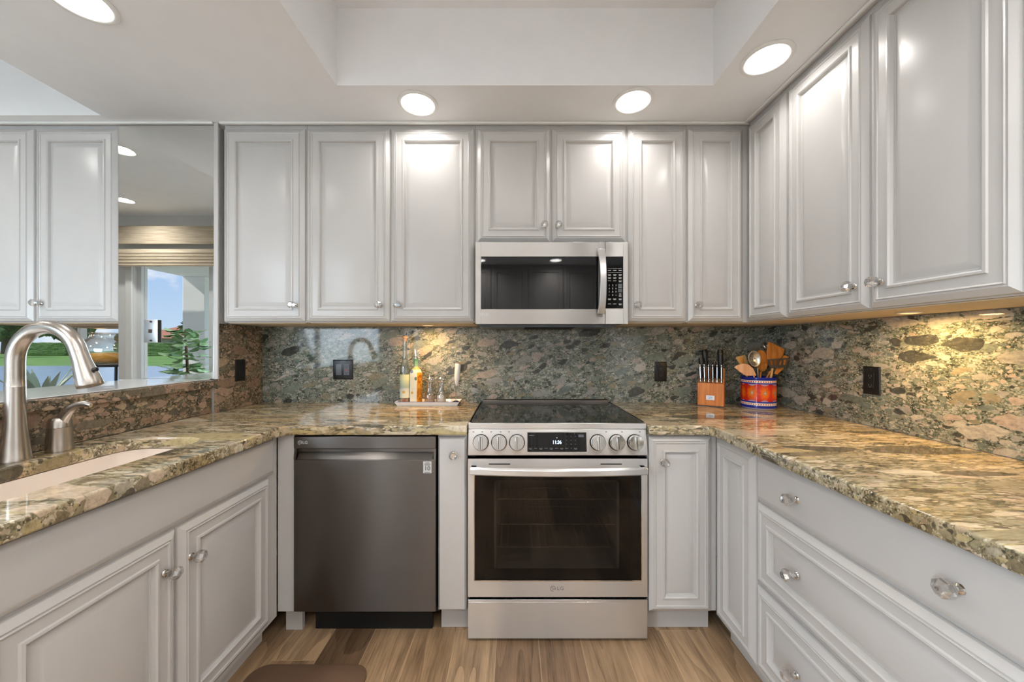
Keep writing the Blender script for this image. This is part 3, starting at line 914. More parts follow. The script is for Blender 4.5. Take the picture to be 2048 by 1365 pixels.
for (a, c_) in ((-.29, -.20), (.18, .27)): MB().box(a, c_, yd0 - .0008, yd0 - .0003, .7495, .7535).build('vent_slot', BLACKM, door)
emblem('emblem', door, rx(1106), .227, yd0 - .0002, .0115, DIMMARK)
words('LG', .021, 'lettering', DIMMARK, door, (rx(1121), yd0 - .0002, .227), scx=1.15)
# drawer
b = MB()
b.box(-HW, HW, -.029, -.002, .016, .170)
b.prism([(-.029, .170), (-.024, .170), (-.024, .180), (-.029, .180)], 'x', -HW, HW)
b.box(-HW, -HW + .005, -.024, -.002, .170, .180); b.box(HW - .005, HW, -.024, -.002, .170, .180)
b.build('drawer', STEEL, t, bevel=.001)
for s_ in (-1, 1): MB().lathe([(.014, 0.0005), (.014, .0198)], 12, M=Matrix.Translation((s_ * .32, .05, 0))).build('foot', BLACKM, t)

# ------------------------------------------------------------------ microwave
MS = 406.0
def mxp(px): return (px - 1027) / MS
MX0, MX1 = mxp(951), mxp(1256)
mz0, mz1 = 1.357, 1.7615
t = thing('microwave', 'stainless over-the-range microwave hung beneath the short cabinet', 'microwave', ((MX0 + MX1) / 2, -.345, mz0))
hw = (MX1 - MX0) / 2
def mx_(px): return mxp(px) - (MX0 + MX1) / 2
def mz_(py): return 1.25 + (692 - py) / MS - mz0
H = mz1 - mz0
MB().box(-hw + .002, hw - .002, .0, .325, .004, H).build('body', BLACKM, t)
b = MB()
b.prism([(-hw + .02, -.012), (hw - .06, -.012), (hw - .03, .0035), (-hw + .005, .0035)], 'y', .03, .28)
b.build('grease_filter_housing', GREYP, t)
MB().box(-.13, .13, .05, .27, -.0145, -.0125).build('bottom_vent', BLACKM, t)
xs_ = mx_(1210.5)
wx0, wx1, wz0, wz1 = mx_(962), mx_(1197), mz_(619), mz_(513.5)
b = MB()
y0, y1 = -.026, -.001
b.box(-hw, wx0, y0, y1, 0, H); b.box(wx1, xs_ - .001, y0, y1, 0, H); b.box(wx0, wx1, y0, y1, 0, wz0); b.box(wx0, wx1, y0, y1, wz1, H)
door = b.build('door', MWST, t, bevel=.0006)
MB().box(wx0 + .0004, wx1 - .0004, y0 + .0015, y1 - .002, wz0 + .0004, wz1 - .0004).build('door_window', BLKGL, door)
emblem('emblem', door, mx_(963.5), mz_(629.5), y0 - .0002, .0085, MARK)
words('LG', .0155, 'lettering', MARK, door, (mx_(972.5), y0 - .0002, mz_(629.5)), scx=1.1)
# handle: a vertical bowed bar
n = 20
vs_, fs = [], []
for i in range(n + 1):
    u = i / n
    z = mz_(629) + u * (mz_(500.5) - mz_(629))
    bow = 1 - (2 * u - 1) ** 2
    y = y0 - .016 - .026 * bow
    xc = mx_(1200.5) + .004 * bow
    w2 = .0195 - .003 * bow
    vs_ += [(xc - w2, y, z), (xc - w2 * .9, y - .008, z), (xc + w2 * .9, y - .008, z), (xc + w2, y, z), (xc + w2 * .8, y + .007, z), (xc - w2 * .8, y + .007, z)]
for i in range(n):
    for k in range(6):
        k2 = (k + 1) % 6
        fs.append((i * 6 + k, i * 6 + k2, (i + 1) * 6 + k2, (i + 1) * 6 + k))
fs += [list(range(6))[::-1], [n * 6 + k for k in range(6)]]
hb = MB().add(vs_, fs)
for zz in (mz_(508), mz_(621)): hb.box(mx_(1196), mx_(1205), y0 - .018, y0 - .0003, zz - .012, zz + .012)
hb.build('handle', mat('satin_steel', lin((206, 204, 202)), .3, 1.0), door, bevel=.0015)
# control side
cx0, cx1, cz0, cz1 = mx_(1211.8), mx_(1246.5), mz_(617.5), mz_(513.5)
b = MB()
b.box(cx1, hw, y0, y1, 0, H); b.box(xs_ + .001, cx1, y0, y1, 0, cz0); b.box(xs_ + .001, cx1, y0, y1, cz1, H)
cp = b.build('control_frame', MWST, t, bevel=.0006)
kp = MB().box(xs_ + .0012, cx1 - .0004, y0 + .001, y1 - .002, cz0 + .0004, cz1 - .0004).build('control_panel', BLKGL, t)
yy = y0 + .0008
cols = [mx_(1218.6), mx_(1225.3), mx_(1232)]
for r_, row in enumerate(('123', '456', '789', ' 0 ')):
    for c_, ch in enumerate(row):
        if ch != ' ': words(ch, .0115, 'keypad_digit', MARK, kp, (cols[c_], yy, mz_(571 + r_ * 6.6)))
def dash(px, py, wpx=5.5, hpx=.9): key_print(kp, MARK, mx_(px - wpx / 2), mx_(px + wpx / 2), yy - .0003, yy, mz_(py + hpx / 2), mz_(py - hpx / 2))
for (py, lines) in ((542, 1), (550.5, 2), (556.5, 2), (562.8, 1.5), (599, 2), (609, 1.5)):
    for j, px in enumerate((1219, 1229.5, 1240.3)):
        dash(px, py - .7, 6 if j != 1 else 6.5)
        if lines == 2 or (lines > 1 and j == 2): dash(px, py + 1.0, 5)
for py in (537.5, 545.5): dash(1229.5, py, 28, .25)
dash(1240.3, 588, 4); dash(1240.3, 590.5, 5); dash(1240.3, 593, 5); dash(1240.3, 575.5, 8, .4)
dash(1218.6, 590.7, 1.5); dash(1232, 590.7, 1.5)
for (a, c_) in ((574.5, 568), (585, 577.5)): MB().box(mx_(1236.3), mx_(1244.2), yy - .0003, yy, mz_(a), mz_(c_)).build('key', GREYP, kp)

# ------------------------------------------------------------------ switches and sockets
def plate(name, label, cat, loc, rotz, gangs, kinds):
    t = thing(name, label, cat, loc, rotz)
    w2 = .036 + .023 * (gangs - 1)
    MB().rings((-w2, w2, -.058, .058), [(0, -.002), (.004, -.006), (.006, -.0065)], back=-.0003).build('cover_plate', BLACK, t)
    for i, k in enumerate(kinds):
        cx = (i - (gangs - 1) / 2) * .046
        if k == 'rocker' or k == 'grey_rocker':
            m_ = GREYP if k == 'grey_rocker' else BLACK
            MB().prism([(-.0067, -.033), (-.0095, .0), (-.0067, .033)], 'x', cx - .0165, cx + .0165).build('rocker', m_, t, bevel=.001)
        else:
            m_ = GREYP if k == 'grey_socket' else BLACK
            f_ = MB().box(cx - .0165, cx + .0165, -.009, -.0067, -.033, .033).build('socket_face', m_, t, bevel=.001)
            s_ = MB()
            for zz in (-.019, .019):
                s_.box(cx - .0065, cx - .0045, -.0092, -.0090, zz - .004, zz + .004); s_.box(cx + .0045, cx + .0065, -.0092, -.0090, zz - .0035, zz + .0035)
                s_.box(cx - .002, cx + .002, -.0092, -.0090, zz - .010, zz - .0065)
            s_.build('slots', GREYP if m_ is BLACK else BLACKM, f_)
            if k == 'grey_socket': MB().box(cx - .005, cx + .005, -.0096, -.0091, -.003, .003).build('reset_button', RED, f_)
    sc_ = MB()
    for i in range(gangs):
        for zz in (-.048, .048): sc_.lathe([(.0028, .0066), (.002, .0075)], 10, M=frame(((i - (gangs - 1) / 2) * .046, 0, zz), (0, -1, 0)))
    sc_.build('screws', BLACK, t)
    return t
plate('light_switch', 'black rocker switch plate on the brown granite side of the pillar', 'switch', (-1.4842, -.190, 1.117), PI / 2, 1, ['rocker'])
plate('switch_and_socket', 'double black plate with grey rocker and red-button socket, left of the bottle tray', 'outlet', (-1.006, -.0158, 1.109), 0, 2, ['grey_rocker', 'grey_socket'])
plate('wall_socket', 'black wall socket on the back wall left of the knife block', 'outlet', (.869, -.0158, 1.097), 0, 1, ['socket'])
plate('wall_socket', 'black wall socket on the right-hand granite wall', 'outlet', (XR - .0158, -.652, 1.106), -PI / 2, 1, ['socket'])

# ------------------------------------------------------------------ mirrors and phone jack
o = MB().box(-1.979, -1.5005, -.3405, -.3345, 1.0812, ZS - .013).build('mirror', MIRROR)
tag(o, 'tall mirror panel on the pillar, reflecting a window and blue sky', 'mirror')
o = MB().box(-3.6, -1.981, -.0065, -.0005, .9165, ZU0 + .1).build('mirror', MIRROR)
tag(o, 'mirrored backsplash under the buffet cabinets behind the glass dispenser', 'mirror')
t = thing('phone_jack', 'steel telephone jack plate fixed on the tall mirror', 'phone jack', (-1.807, -.341, 1.323))
MB().box(-.0335, .0335, -.009, -.0003, -.056, .056).build('box', BLACK, t)
MB().rings((-.034, .034, -.057, .057), [(0, -.0102), (.002, -.0112)], back=-.0092).build('cover_plate', mat('plate_steel', lin((214, 216, 218)), .34, 1.0), t)
b = MB()
b.box(-.010, .008, -.0120, -.0114, -.009, .009)
b.build('jack', mat('jack_brown', lin((70, 52, 40)), .4), t)
b = MB()
for zz in (-.047, .047): b.lathe([(.005, .0114), (.004, .016), (.002, .017)], 12, M=frame((.003, 0, zz), (0, -1, 0)))
b.build('studs', BLACK, t)

# ------------------------------------------------------------------ ceiling lamps
def downlight(loc, label, watts=LAMP):
    t = thing('recessed_ceiling_light', label, 'ceiling light', loc, 0, None)
    b = MB()
    b.lathe([(.0905, -.0004), (.0905, -.004), (.086, -.0075), (.079, -.008), (.074, -.0055), (.070, .0), (.058, .028)], 40, 0, close=False)
    b.build('trim_ring', TRIMP, t)
    MB().lathe([(.0575, .0275), (.0574, .029)], 40).build('lens', LENS, t)
    return t
spots = [((-.441, -.482), 'lit recessed ceiling light above the two-door cabinet left of the microwave'), ((.546, -.50), 'lit recessed ceiling light above the cabinets right of the microwave'),
         ((.985, -.745), 'lit recessed ceiling light near the right-hand wall cabinets'), ((-1.40, -.985), 'lit recessed ceiling light over the sink, cut by the top of the photo'),
         ((1.0, -1.95), 'recessed ceiling light on the right, outside the photo'), ((-1.38, -2.1), 'recessed ceiling light over the bar, outside the photo'),
         ((-.44, -3.3), 'recessed ceiling light behind the camera, left'), ((.55, -3.3), 'recessed ceiling light behind the camera, right')]
# holes for the lamps are cut out of the ceiling with a boolean
cut = MB()
allspots = [(x, y, ZS) for (x, y), _ in spots] + [(-3.87, -2.12, ZC), (-5.6, -1.3, ZC), (-2.9, -1.2, ZC)]
for (x, y, z) in allspots: cut.lathe([(.072, -.01), (.072, .06)], 32, M=Matrix.Translation((x, y, z)))
co = cut.build('cutter', CEILP)
ce = bpy.data.objects['ceiling']
# the ceiling boxes overlap on faces: unite them first through a remesh-free boolean with self-intersection
bo = ce.modifiers.new('holes', 'BOOLEAN'); bo.operation = 'DIFFERENCE'; bo.solver = 'EXACT'; bo.use_self = True; bo.object = co
bpy.context.view_layer.update()
me = bpy.data.meshes.new_from_object(ce.evaluated_get(bpy.context.evaluated_depsgraph_get()))
ce.modifiers.clear(); ce.data = me
bpy.data.objects.remove(co)
for p in me.polygons: p.use_smooth = False
for i, (x, y, z) in enumerate(allspots):
    lab = spots[i][1] if i < len(spots) else ('recessed dining ceiling light seen in the mirror', 'recessed dining ceiling light over the far window', 'recessed dining ceiling light near the bar')[i - len(spots)]
    if i == 0: d0 = downlight((x, y, z), lab)
    else: dup(d0, (x, y, z), 0, lab)
    light('lamp_light', 'AREA', (x, y, z + .026), 9 if z > 2.5 else LAMP_BACK if y < -1.5 else LAMP, LAMP_COL, .112, spread=R(165))
# under-cabinet puck lamps
def puck(loc, label, watts):
    t = thing('puck_light', label, 'lamp', loc)
    MB().lathe([(.032, 0), (.032, -.002), (.027, -.0035)], 24).build('housing', WHITEP, t)
    MB().lathe([(.024, -.0036), (.020, -.0042)], 24).build('lens', mat('puck_lens', (1, .8, .5, 1), .4, emit=(1, .62, .25, 1), estr=1.2), t)
    light('lamp_light', 'AREA', (loc[0], loc[1], loc[2] - .006), watts, PUCK_COL, .05, spread=R(175))
puck((-.47, -.165, ZU0 - .0045), 'puck lamp under the two-door cabinet, above the bottle tray', 2.2)
puck((XR - .155, -.92, ZU0 - .0045), 'puck lamp under the large right-hand wall cabinet', 3.6)
puck((-2.62, -.15, ZU0 - .0045), 'puck lamp under the buffet cabinets', .8)

# ------------------------------------------------------------------ things on the worktops
ZC_ = ZT + .0006
TRX, TRY = (857.5 - 1027) / 352.0, -.087
t = thing('serving_tray', 'white rectangular tray with blue rim carrying bottles and mills', 'tray', (TRX, TRY, ZC_))
def tray_mat():
    return mat('blue_glaze', lin((40, 48, 132)), .15)
b = MB()
def rr2(w_, d, z): return [(-w_, -d, z), (w_, -d, z), (w_, d, z), (-w_, d, z)]
vs_ = rr2(.166, .052, 0) + rr2(.182, .060, .0225) + rr2(.178, .056, .0228) + rr2(.154, .041, .006)
fs = [(3, 2, 1, 0), (12, 13, 14, 15)] + [(i * 4 + k, i * 4 + (k + 1) % 4, (i + 1) * 4 + (k + 1) % 4, (i + 1) * 4 + k) for i in range(3) for k in range(4)]
b.add(vs_, fs)
b.build('dish', mat('white_glaze', lin((232, 232, 236)), .12), t)
b = MB()
vs_ = rr2(.1825, .0605, .0215) + rr2(.1825, .0605, .0236) + rr2(.171, .052, .0175)
b.add(vs_, [(i * 4 + k, i * 4 + (k + 1) % 4, (i + 1) * 4 + (k + 1) % 4, (i + 1) * 4 + k) for i in range(2) for k in range(4)])
b.build('rim', tray_mat(), t)
ZTR = ZC_ + .0065
def at(px, y): return (px - 1027) * (D0 + y) / FPX

# tall clear bottle
t = thing('oil_bottle', 'tall slim clear glass oil bottle with pale label and metal pourer', 'bottle', (at(810, -.085), -.085, ZTR))
MB().lathe([(.026, 0), (.0285, .004), (.0285, .190), (.026, .215), (.016, .245), (.0125, .265), (.012, .352), (.0155, .353), (.0155, .366), (.0105, .367), (.0105, .264), (.0145, .242), (.0245, .213), (.027, .19), (.027, .006), (.02, .003)], 28).build('glass', CLEAR, t)
MB().lathe([(.0262, .0065), (.0265, .028), (.003, .0282)], 24).build('oil', mat('oil_amber', lin((170, 96, 60)), .1), t)
lm = mat('pale_label', lin((206, 208, 180)), .6); n = N(lm)
ob = n.sep(n.obj())
lc = n.ramp(ob[2], [(0.0, lin((226, 224, 196))), (.083, lin((196, 200, 196))), (.092, lin((150, 170, 160))), (.14, lin((208, 212, 170)))])
sun_ = n.math('LESS_THAN', n.math('ADD', n.math('POWER', n.math('SUBTRACT', ob[0], .001), 2.0), n.math('POWER', n.math('SUBTRACT', ob[2], .066), 2.0)), .00006)
n.put(n.b.inputs['Base Color'], n.mix(sun_, lc, lin((206, 158, 40))))
MB().lathe([(.0288, .032), (.0289, .032), (.0289, .165), (.0288, .165)], 28, close=False).build('label', lm, t)
MB().lathe([(.0104, .352), (.0104, .372), (.0165, .3725), (.0165, .378), (.006, .384)], 18).build('stopper', mat('cork_pink', lin((206, 160, 130)), .5), t)
MB().tube([(0, 0, .384), (.001, 0, .40), (.006, 0, .418), (.010, 0, .427)], [.0042, .0042, .0036, .003], 10).build('pourer', CHROME, t)

# square painted bottle
t = thing('oil_bottle', 'square painted ceramic oil bottle with green neck and steel pourer', 'bottle', (at(832, -.085), -.085, ZTR), R(-24))
cm = mat('painted_ceramic', lin((232, 226, 206)), .2); n = N(cm)
vv = n.voro(n.obj(), 44)
pat = n.ramp(n.sep(vv['Color'])[0], [(0, lin((230, 226, 208))), (.42, lin((112, 140, 176))), (.56, lin((228, 222, 198))), (.66, lin((214, 168, 56))), (.78, lin((98, 134, 104))), (.88, lin((226, 222, 200)))], 'CONSTANT')
edge = n.step(vv['Distance'], .5, .42)
fcol = n.mix(edge, lin((234, 228, 208)), pat)
nrm = n.sep(n.n('ShaderNodeNewGeometry').outputs['Normal'])
ob = n.sep(n.obj())
side = n.math('GREATER_THAN', ob[0], .0248)
fcol = n.mix(side, fcol, n.ramp(n.noise(n.obj(), 60, 3), [(.35, lin((176, 100, 22))), (.6, lin((226, 168, 60)))]))
n.put(n.b.inputs['Base Color'], n.mix(n.math('GREATER_THAN', ob[2], .192), fcol, n.ramp(ob[2], [(.19, lin((224, 190, 110))), (.215, lin((120, 160, 132))), (.25, lin((92, 140, 112)))])))
b = MB()
def sq(w_, z, r): return [(x, y, z) for x, y in rrect(-w_, w_, -w_, w_, r, 4)]
lv = [(.0245, 0, .004), (.0255, .004, .004), (.0255, .172, .004), (.022, .188, .008), (.0135, .204, .0133), (.0118, .214, .0117), (.0118, .246, .0117), (.0135, .247, .0134), (.0135, .254, .0134)]
k_ = len(sq(1, 0, .1)); vs_ = []
for (w_, z, r) in lv: vs_ += sq(w_, z, r)
fs = [list(range(k_))[::-1], [(len(lv) - 1) * k_ + i for i in range(k_)]] + [(i * k_ + k, i * k_ + (k + 1) % k_, (i + 1) * k_ + (k + 1) % k_, (i + 1) * k_ + k) for i in range(len(lv) - 1) for k in range(k_)]
b.add(vs_, fs)
b.build('body', cm, t)
MB().lathe([(.0115, .2543), (.011, .262), (.006, .268)], 16).tube([(0, 0, .266), (-.002, 0, .285), (-.006, 0, .306)], [.0052, .004, .003], 10).build('pourer', CHROME, t)

# mills
AC = clear('clear_acrylic', (.90, .91, .92, 1), .20)
def mill(px, label, fill):
    t = thing('spice_mill', label, 'mill', (at(px, -.088), -.088, ZTR), 0)
    MB().lathe([(.0285, 0), (.0295, .004), (.0285, .040), (.024, .056), (.0165, .078), (.0155, .105), (.019, .118), (.019, .1185)], 28).build('body', AC, t)
    MB().lathe([(.0185, .119), (.026, .124), (.030, .134), (.029, .142), (.0225, .149), (.008, .151), (.005, .152)], 28).build('head', AC, t)
    MB().lathe([(.005, .1522), (.006, .156), (.004, .161)], 14).build('finial', CHROME, t)
    MB().tube([(0, 0, .03), (0, 0, .118)], .003, 8).build('shaft', CHROME, t)
    MB().lathe([(.024, .004), (.0245, .030), (.02, .044), (.004, .047)], 24).build('spice', fill, t)
    return t
mill(859.5, 'clear acrylic mill holding pink-brown peppercorns, beside the painted bottle', mat('peppercorns', lin((176, 140, 112)), .6))
mill(882.5, 'clear acrylic mill filled with white salt, second of the two mills', mat('salt', lin((232, 228, 222)), .5))
# frother
t = thing('milk_frother', 'white hand-held milk frother upright on a dark stand on the tray', 'frother', (at(912, -.085), -.085, ZTR))
MB().lathe([(.026, .0), (.026, .006), (.010, .014), (.006, .015)], 20).build('stand', mat('stand_dark', lin((46, 34, 34)), .2), t)
b = MB(); b.tube([(-.004, 0, .012), (-.001, 0, .115)], .0014, 6); b.tube([(.004, 0, .012), (.006, 0, .115)], .0014, 6)
b.build('whisk_wire', CHROME, t)
M = Matrix.Translation((.003, 0, .100)) @ Matrix.Rotation(R(4), 4, 'Y')
MB().lathe([(.004, 0), (.009, .012), (.0155, .045), (.0165, .085), (.0165, .122), (.0155, .126)], 24, 0, M).build('handle', WHITEP, t)
MB().lathe([(.0115, .1262), (.011, .1285), (.004, .130)], 20, 0, M).build('button', mat('copper_button', lin((168, 120, 98)), .3, .6), t)

# knife block
KX = (1398 - 1027) / 361.0
t = thing('knife_block', 'orange cherry-wood knife block full of black-handled knives', 'knife block', (1.030, -.128, ZC_), R(-33))
b = MB()
b.prism([(0, 0.004), (0, .128), (.043, .128), (.043, .150), (.082, .150), (.082, .208), (.118, .208), (.118, .004)], 'x', 0, .128)
b.build('block', BLOCKW, t, bevel=.002)
MB().box(.004, .124, .004, .114, 0, .0038).build('base_pad', BLACK, t)
b = MB().box(.043, .083, -.0012, -.0003, .036, .060).build('badge', mat('steel_badge', lin((196, 198, 204)), .35, .6), t)
bb = MB()
for k, (ww, zz) in enumerate(((.026, .053), (.02, .047), (.03, .042))): bb.box(.063 - ww / 2, .063 + ww / 2, -.0016, -.0013, zz - .001, zz + .001)
bb.build('badge_print', GREYP, b)
def knife(label, base, L, lean, r, group, steel_spine):
    x, y, z = base
    M = t.matrix_basis @ Matrix.Translation((x, y, z)) @ Matrix.Rotation(lean[0], 4, 'Y') @ Matrix.Rotation(lean[1], 4, 'X')
    k = bpy.data.objects.new('steak_knife' if steel_spine else 'kitchen_knife', None); C.objects.link(k)
    k.matrix_world = M
    tag(k, label, 'knife', group)
    if steel_spine:
        MB().box(-.0068, .0068, .002, .014, .006, L - .004).build('handle', BLACK, k, bevel=.003)
        s_ = MB(); s_.box(-.0013, .0013, -.001, .0019, .0, L)
        s_.lathe([(.0015, L - .012), (.0042, L - .006), (.0036, L), (.0015, L + .002)], 12); s_.lathe([(.0036, .0), (.0046, .008), (.0034, .018), (.0015, .024)], 12)
        s_.build('tang', CHROME, k)
    else:
        MB().lathe([(r * .85, .004), (r * .8, .02), (r * .95, L * .5), (r * 1.1, L * .8), (r * .95, L - .003)], 14).build('handle', BLACK, k)
        MB().lathe([(r * .95, L - .0025), (r * .8, L + .002), (r * .35, L + .004)], 14).build('end_cap', CHROME, k)
        MB().lathe([(r * .9, .0), (r * .9, .0038)], 14).build('bolster', CHROME, k)
bpy.context.view_layer.update()
for i in range(6):
    knife('steak knife with steel-edged handle in the front row of the knife block', (.0135 + i * .0202, .022, .1285), .100, (R(-2.5 + i * .5), R(-4)), .01, 'steak knives in the front row', True)
knife('black-handled kitchen knife leaning at the left corner of the knife block', (.026, .056, .1530), .114, (R(-8), R(0)), .0125, None, False)
knife('tall black-handled kitchen knife, left one of the rear row', (.034, .098, .2085), .105, (R(-6), R(-4)), .0145, None, False)
knife('short all-black knife handle in the middle of the knife block', (.074, .064, .1505), .092, (R(2), R(-4)), .0115, None, False)
knife('tall black-handled kitchen knife at the right end of the rear row', (.106, .098, .2085), .105, (R(-1), R(-4)), .0145, None, False)
knife('black-handled kitchen knife in front of the right rear knife', (.108, .058, .1505), .140, (R(0), R(-1.5)), .0125, None, False)

# utensil crock
CX, CY = 1.318, -.205
t = thing('utensil_crock', 'painted ceramic crock in blue, red and orange holding cooking utensils', 'crock', (CX, CY, ZC_))
pm = mat('painted_crock', lin((200, 60, 30)), .08, spec=.6); n = N(pm)
ob = n.sep(n.obj())
ang = n.math('ARCTAN2', ob[1], ob[0])
zz = n.math('DIVIDE', ob[2], .169)
blue, white, redc, orange = lin((28, 44, 150)), lin((232, 226, 214)), lin((206, 52, 24)), lin((232, 122, 26))
band = n.ramp(zz, [(0, lin((176, 176, 214))), (.05, blue), (.13, white), (.205, blue), (.255, redc), (.79, blue), (.83, white), (.90, blue)], 'CONSTANT')
dots = n.math('MULTIPLY', n.math('GREATER_THAN', n.math('SINE', n.math('MULTIPLY', ang, 46)), .1),
              n.math('MAXIMUM', n.math('MULTIPLY', n.math('GREATER_THAN', zz, .15), n.math('LESS_THAN', zz, .185)), n.math('MULTIPLY', n.math('GREATER_THAN', zz, .845), n.math('LESS_THAN', zz, .885))))
band = n.mix(dots, band, lin((190, 40, 30)))
mid = n.math('MULTIPLY', n.math('GREATER_THAN', zz, .255), n.math('LESS_THAN', zz, .79))
u = n.math('SUBTRACT', n.math('FRACT', n.math('DIVIDE', ang, .72)), .5)
v_ = n.math('DIVIDE', n.math('SUBTRACT', zz, .52), .5)
rad = n.math('SQRT', n.math('ADD', n.math('POWER', u, 2.0), n.math('POWER', v_, 2.0)))
wob = n.math('ADD', rad, n.math('MULTIPLY', n.math('SUBTRACT', n.noise(n.obj(), 90, 2), .5), .25))
flower = n.ramp(wob, [(0, lin((206, 196, 170))), (.09, lin((150, 130, 110))), (.14, orange), (.36, lin((222, 88, 24))), (.46, redc), (.6, lin((190, 36, 30)))])
spk = n.math('LESS_THAN', n.noise(n.obj(), 150, 2), .36)
flower = n.mix(n.math('MULTIPLY', spk, .6), flower, lin((96, 40, 40)))
edgeb = n.math('GREATER_THAN', n.math('ABSOLUTE', v_), n.math('SUBTRACT', .56, n.math('MULTIPLY', n.math('POWER', n.math('SINE', n.math('MULTIPLY', ang, 4.36)), 2.0), .13)))
flower = n.mix(n.math('MULTIPLY', edgeb, .8), flower, lin((150, 160, 196)))
n.put(n.b.inputs['Base Color'], n.mix(mid, band, flower))
MB().lathe([(.074, 0), (.078, .003), (.083, .010), (.083, .012), (.081, .014), (.081, .158), (.084, .161), (.084, .167), (.0815, .169), (.077, .168), (.076, .012), (.01, .010)], 48).build('jar', pm, t)
def wpt(px, py, y):
    """the point at depth y that stands at (px, py) of the photograph"""
    sc2 = FPX / (D0 + y)
    return Vector(((px - 1027) / sc2, y, 1.25 - (py - 692) / sc2))
STL = mat('utensil_steel', lin((206, 204, 200)), .32, 1.0)
DKS = mat('dark_steel', lin((120, 112, 104)), .3, .9)
def utensil(name, label, y, neck, foot, handle_m, r, head):
    """a handle from its foot inside the crock up to the neck, with a head built about the neck"""
    nk = wpt(neck[0], neck[1], y)
    ft = Vector((CX + foot[0], CY + foot[1], ZC_ + .02))
    o = bpy.data.objects.new(name, None); C.objects.link(o)
    o.location = ft
    tag(o, label, 'utensil')
    MB().tube([(0, 0, 0), (nk - ft) * .5, nk - ft], [r, r * .9, r * .8], 10).build('handle', handle_m, o)
    head(o, y, ft)
    return o
def flat(o, y, ft, pts, th, m_, name='blade', tilt=.0, bev=.002):
    """a plate th thick whose outline passes through the photo points, leaning back by tilt per metre of height"""
    ps = [wpt(a, b_, y) - ft for a, b_ in pts]
    z0 = min(p.z for p in ps)
    b = MB()
    k = len(ps)
    v_ = []
    for d in (-th / 2, th / 2): v_ += [(p.x, p.y + d + tilt * (p.z - z0), p.z) for p in ps]
    b.add(v_, [list(range(k))[::-1], list(range(k, 2 * k))] + [(i, (i + 1) % k, k + (i + 1) % k, k + i) for i in range(k)])
    return b.build(name, m_, o, bevel=bev)
def oval(cx, cy_, a, b_, rot=0, n_=20):
    c_, s_ = math.cos(R(rot)), math.sin(R(rot))
    return [(cx + a * math.cos(2 * PI * k / n_) * c_ - b_ * math.sin(2 * PI * k / n_) * s_, cy_ + a * math.cos(2 * PI * k / n_) * s_ + b_ * math.sin(2 * PI * k / n_) * c_) for k in range(n_)]
utensil('silicone_spatula', 'pinkish pointed spatula leaning left over the crock rim', -.252, (1507, 747), (-.03, -.045), PINKW, .004,
        lambda o, y, ft: flat(o, y, ft, [(1513, 752), (1491, 752), (1479, 744), (1468, 735), (1476, 730), (1487, 728), (1497, 729), (1506, 737)], .005, PINKW))
def h2(o, y, ft):
    flat(o, y, ft, [(1484, 736), (1471, 717), (1473, 714), (1490, 710), (1495, 722), (1498, 738)], .006, SPOONW)
    flat(o, y - .0036, ft, oval(1484.5, 722, 3.5, 7, -22), .001, SPOONW2, 'inset', bev=.0003)
utensil('wooden_spatula', 'small square-ended wooden spatula at the left side of the crock', -.190, (1490, 736), (-.012, .03), SPOONW, .0055, h2)
def h3(o, y, ft):
    c0 = wpt(1507, 718, y) - ft
    b = MB(); n_ = 24; rg = 5
    v_, fs = [(c0.x, c0.y + .008, c0.z)], []
    for r_ in range(1, rg + 1):
        f_ = r_ / rg
        for (dx, dz) in oval(0, 0, .034 * f_, .044 * f_, -14, n_): v_.append((c0.x + dx, c0.y + .008 - .018 * f_ * f_, c0.z - dz))
    for k in range(n_): fs.append((0, 1 + k, 1 + (k + 1) % n_))
    for r_ in range(rg - 1):
        for k in range(n_):
            a, b2 = 1 + r_ * n_, 1 + (r_ + 1) * n_
            fs.append((a + k, b2 + k, b2 + (k + 1) % n_, a + (k + 1) % n_))
    q = b.add(v_, fs).build('bowl', STL, o)
    so = q.modifiers.new('thick', 'SOLIDIFY'); so.thickness = .0014
    for (x, z) in ((-.004, .026), (-.014, .012), (.002, .010), (-.015, -.004), (-.002, -.006), (.011, .0), (-.006, -.020), (.007, -.018)):
        yy_ = .008 - .018 * ((x / .034) ** 2 + (z / .044) ** 2)
        MB().lathe([(.0024, .0), (.0022, .0020)], 10, M=frame((c0.x + x, c0.y + yy_ - .0002, c0.z + z), (0, -1, 0))).build('hole', BLACKM, q)
utensil('slotted_spoon', 'large perforated steel spoon standing in the crock', -.226, (1515, 737), (.0, -.012), STL, .005, h3)
utensil('wooden_spoon', 'round wooden spoon behind the perforated steel spoon', -.185, (1521, 744), (.02, .02), SPOONW2, .006,
        lambda o, y, ft: flat(o, y, ft, oval(1523, 722, 12, 22, -6), .008, SPOONW2, 'bowl'))
def h5(o, y, ft):
    c0 = wpt(1532, 693, y) - ft
    b = MB().lathe([(.004, -.018), (.018, -.013), (.026, -.002), (.028, .008)], 24, close=False, M=Matrix.Translation(c0) @ Matrix.Rotation(R(38), 4, 'Y') @ Matrix.Rotation(R(55), 4, 'X'))
    q = b.build('bowl', STL, o); so = q.modifiers.new('thick', 'SOLIDIFY'); so.thickness = .0014
utensil('ladle', 'steel ladle at the back of the crock behind the wide wooden turner', -.150, (1534, 702), (.0, .045), SPOONW, .0045, h5)
utensil('wooden_turner', 'wide orange wooden turner, tallest utensil in the crock', -.205, (1541, 742), (-.02, .005), SPOONW2, .0065,
        lambda o, y, ft: flat(o, y, ft, [(1536, 720), (1537, 703), (1542, 684), (1549, 686), (1573, 699), (1570, 708), (1563, 722), (1548, 736), (1539, 734)], .006, SPOONW2, tilt=.15))
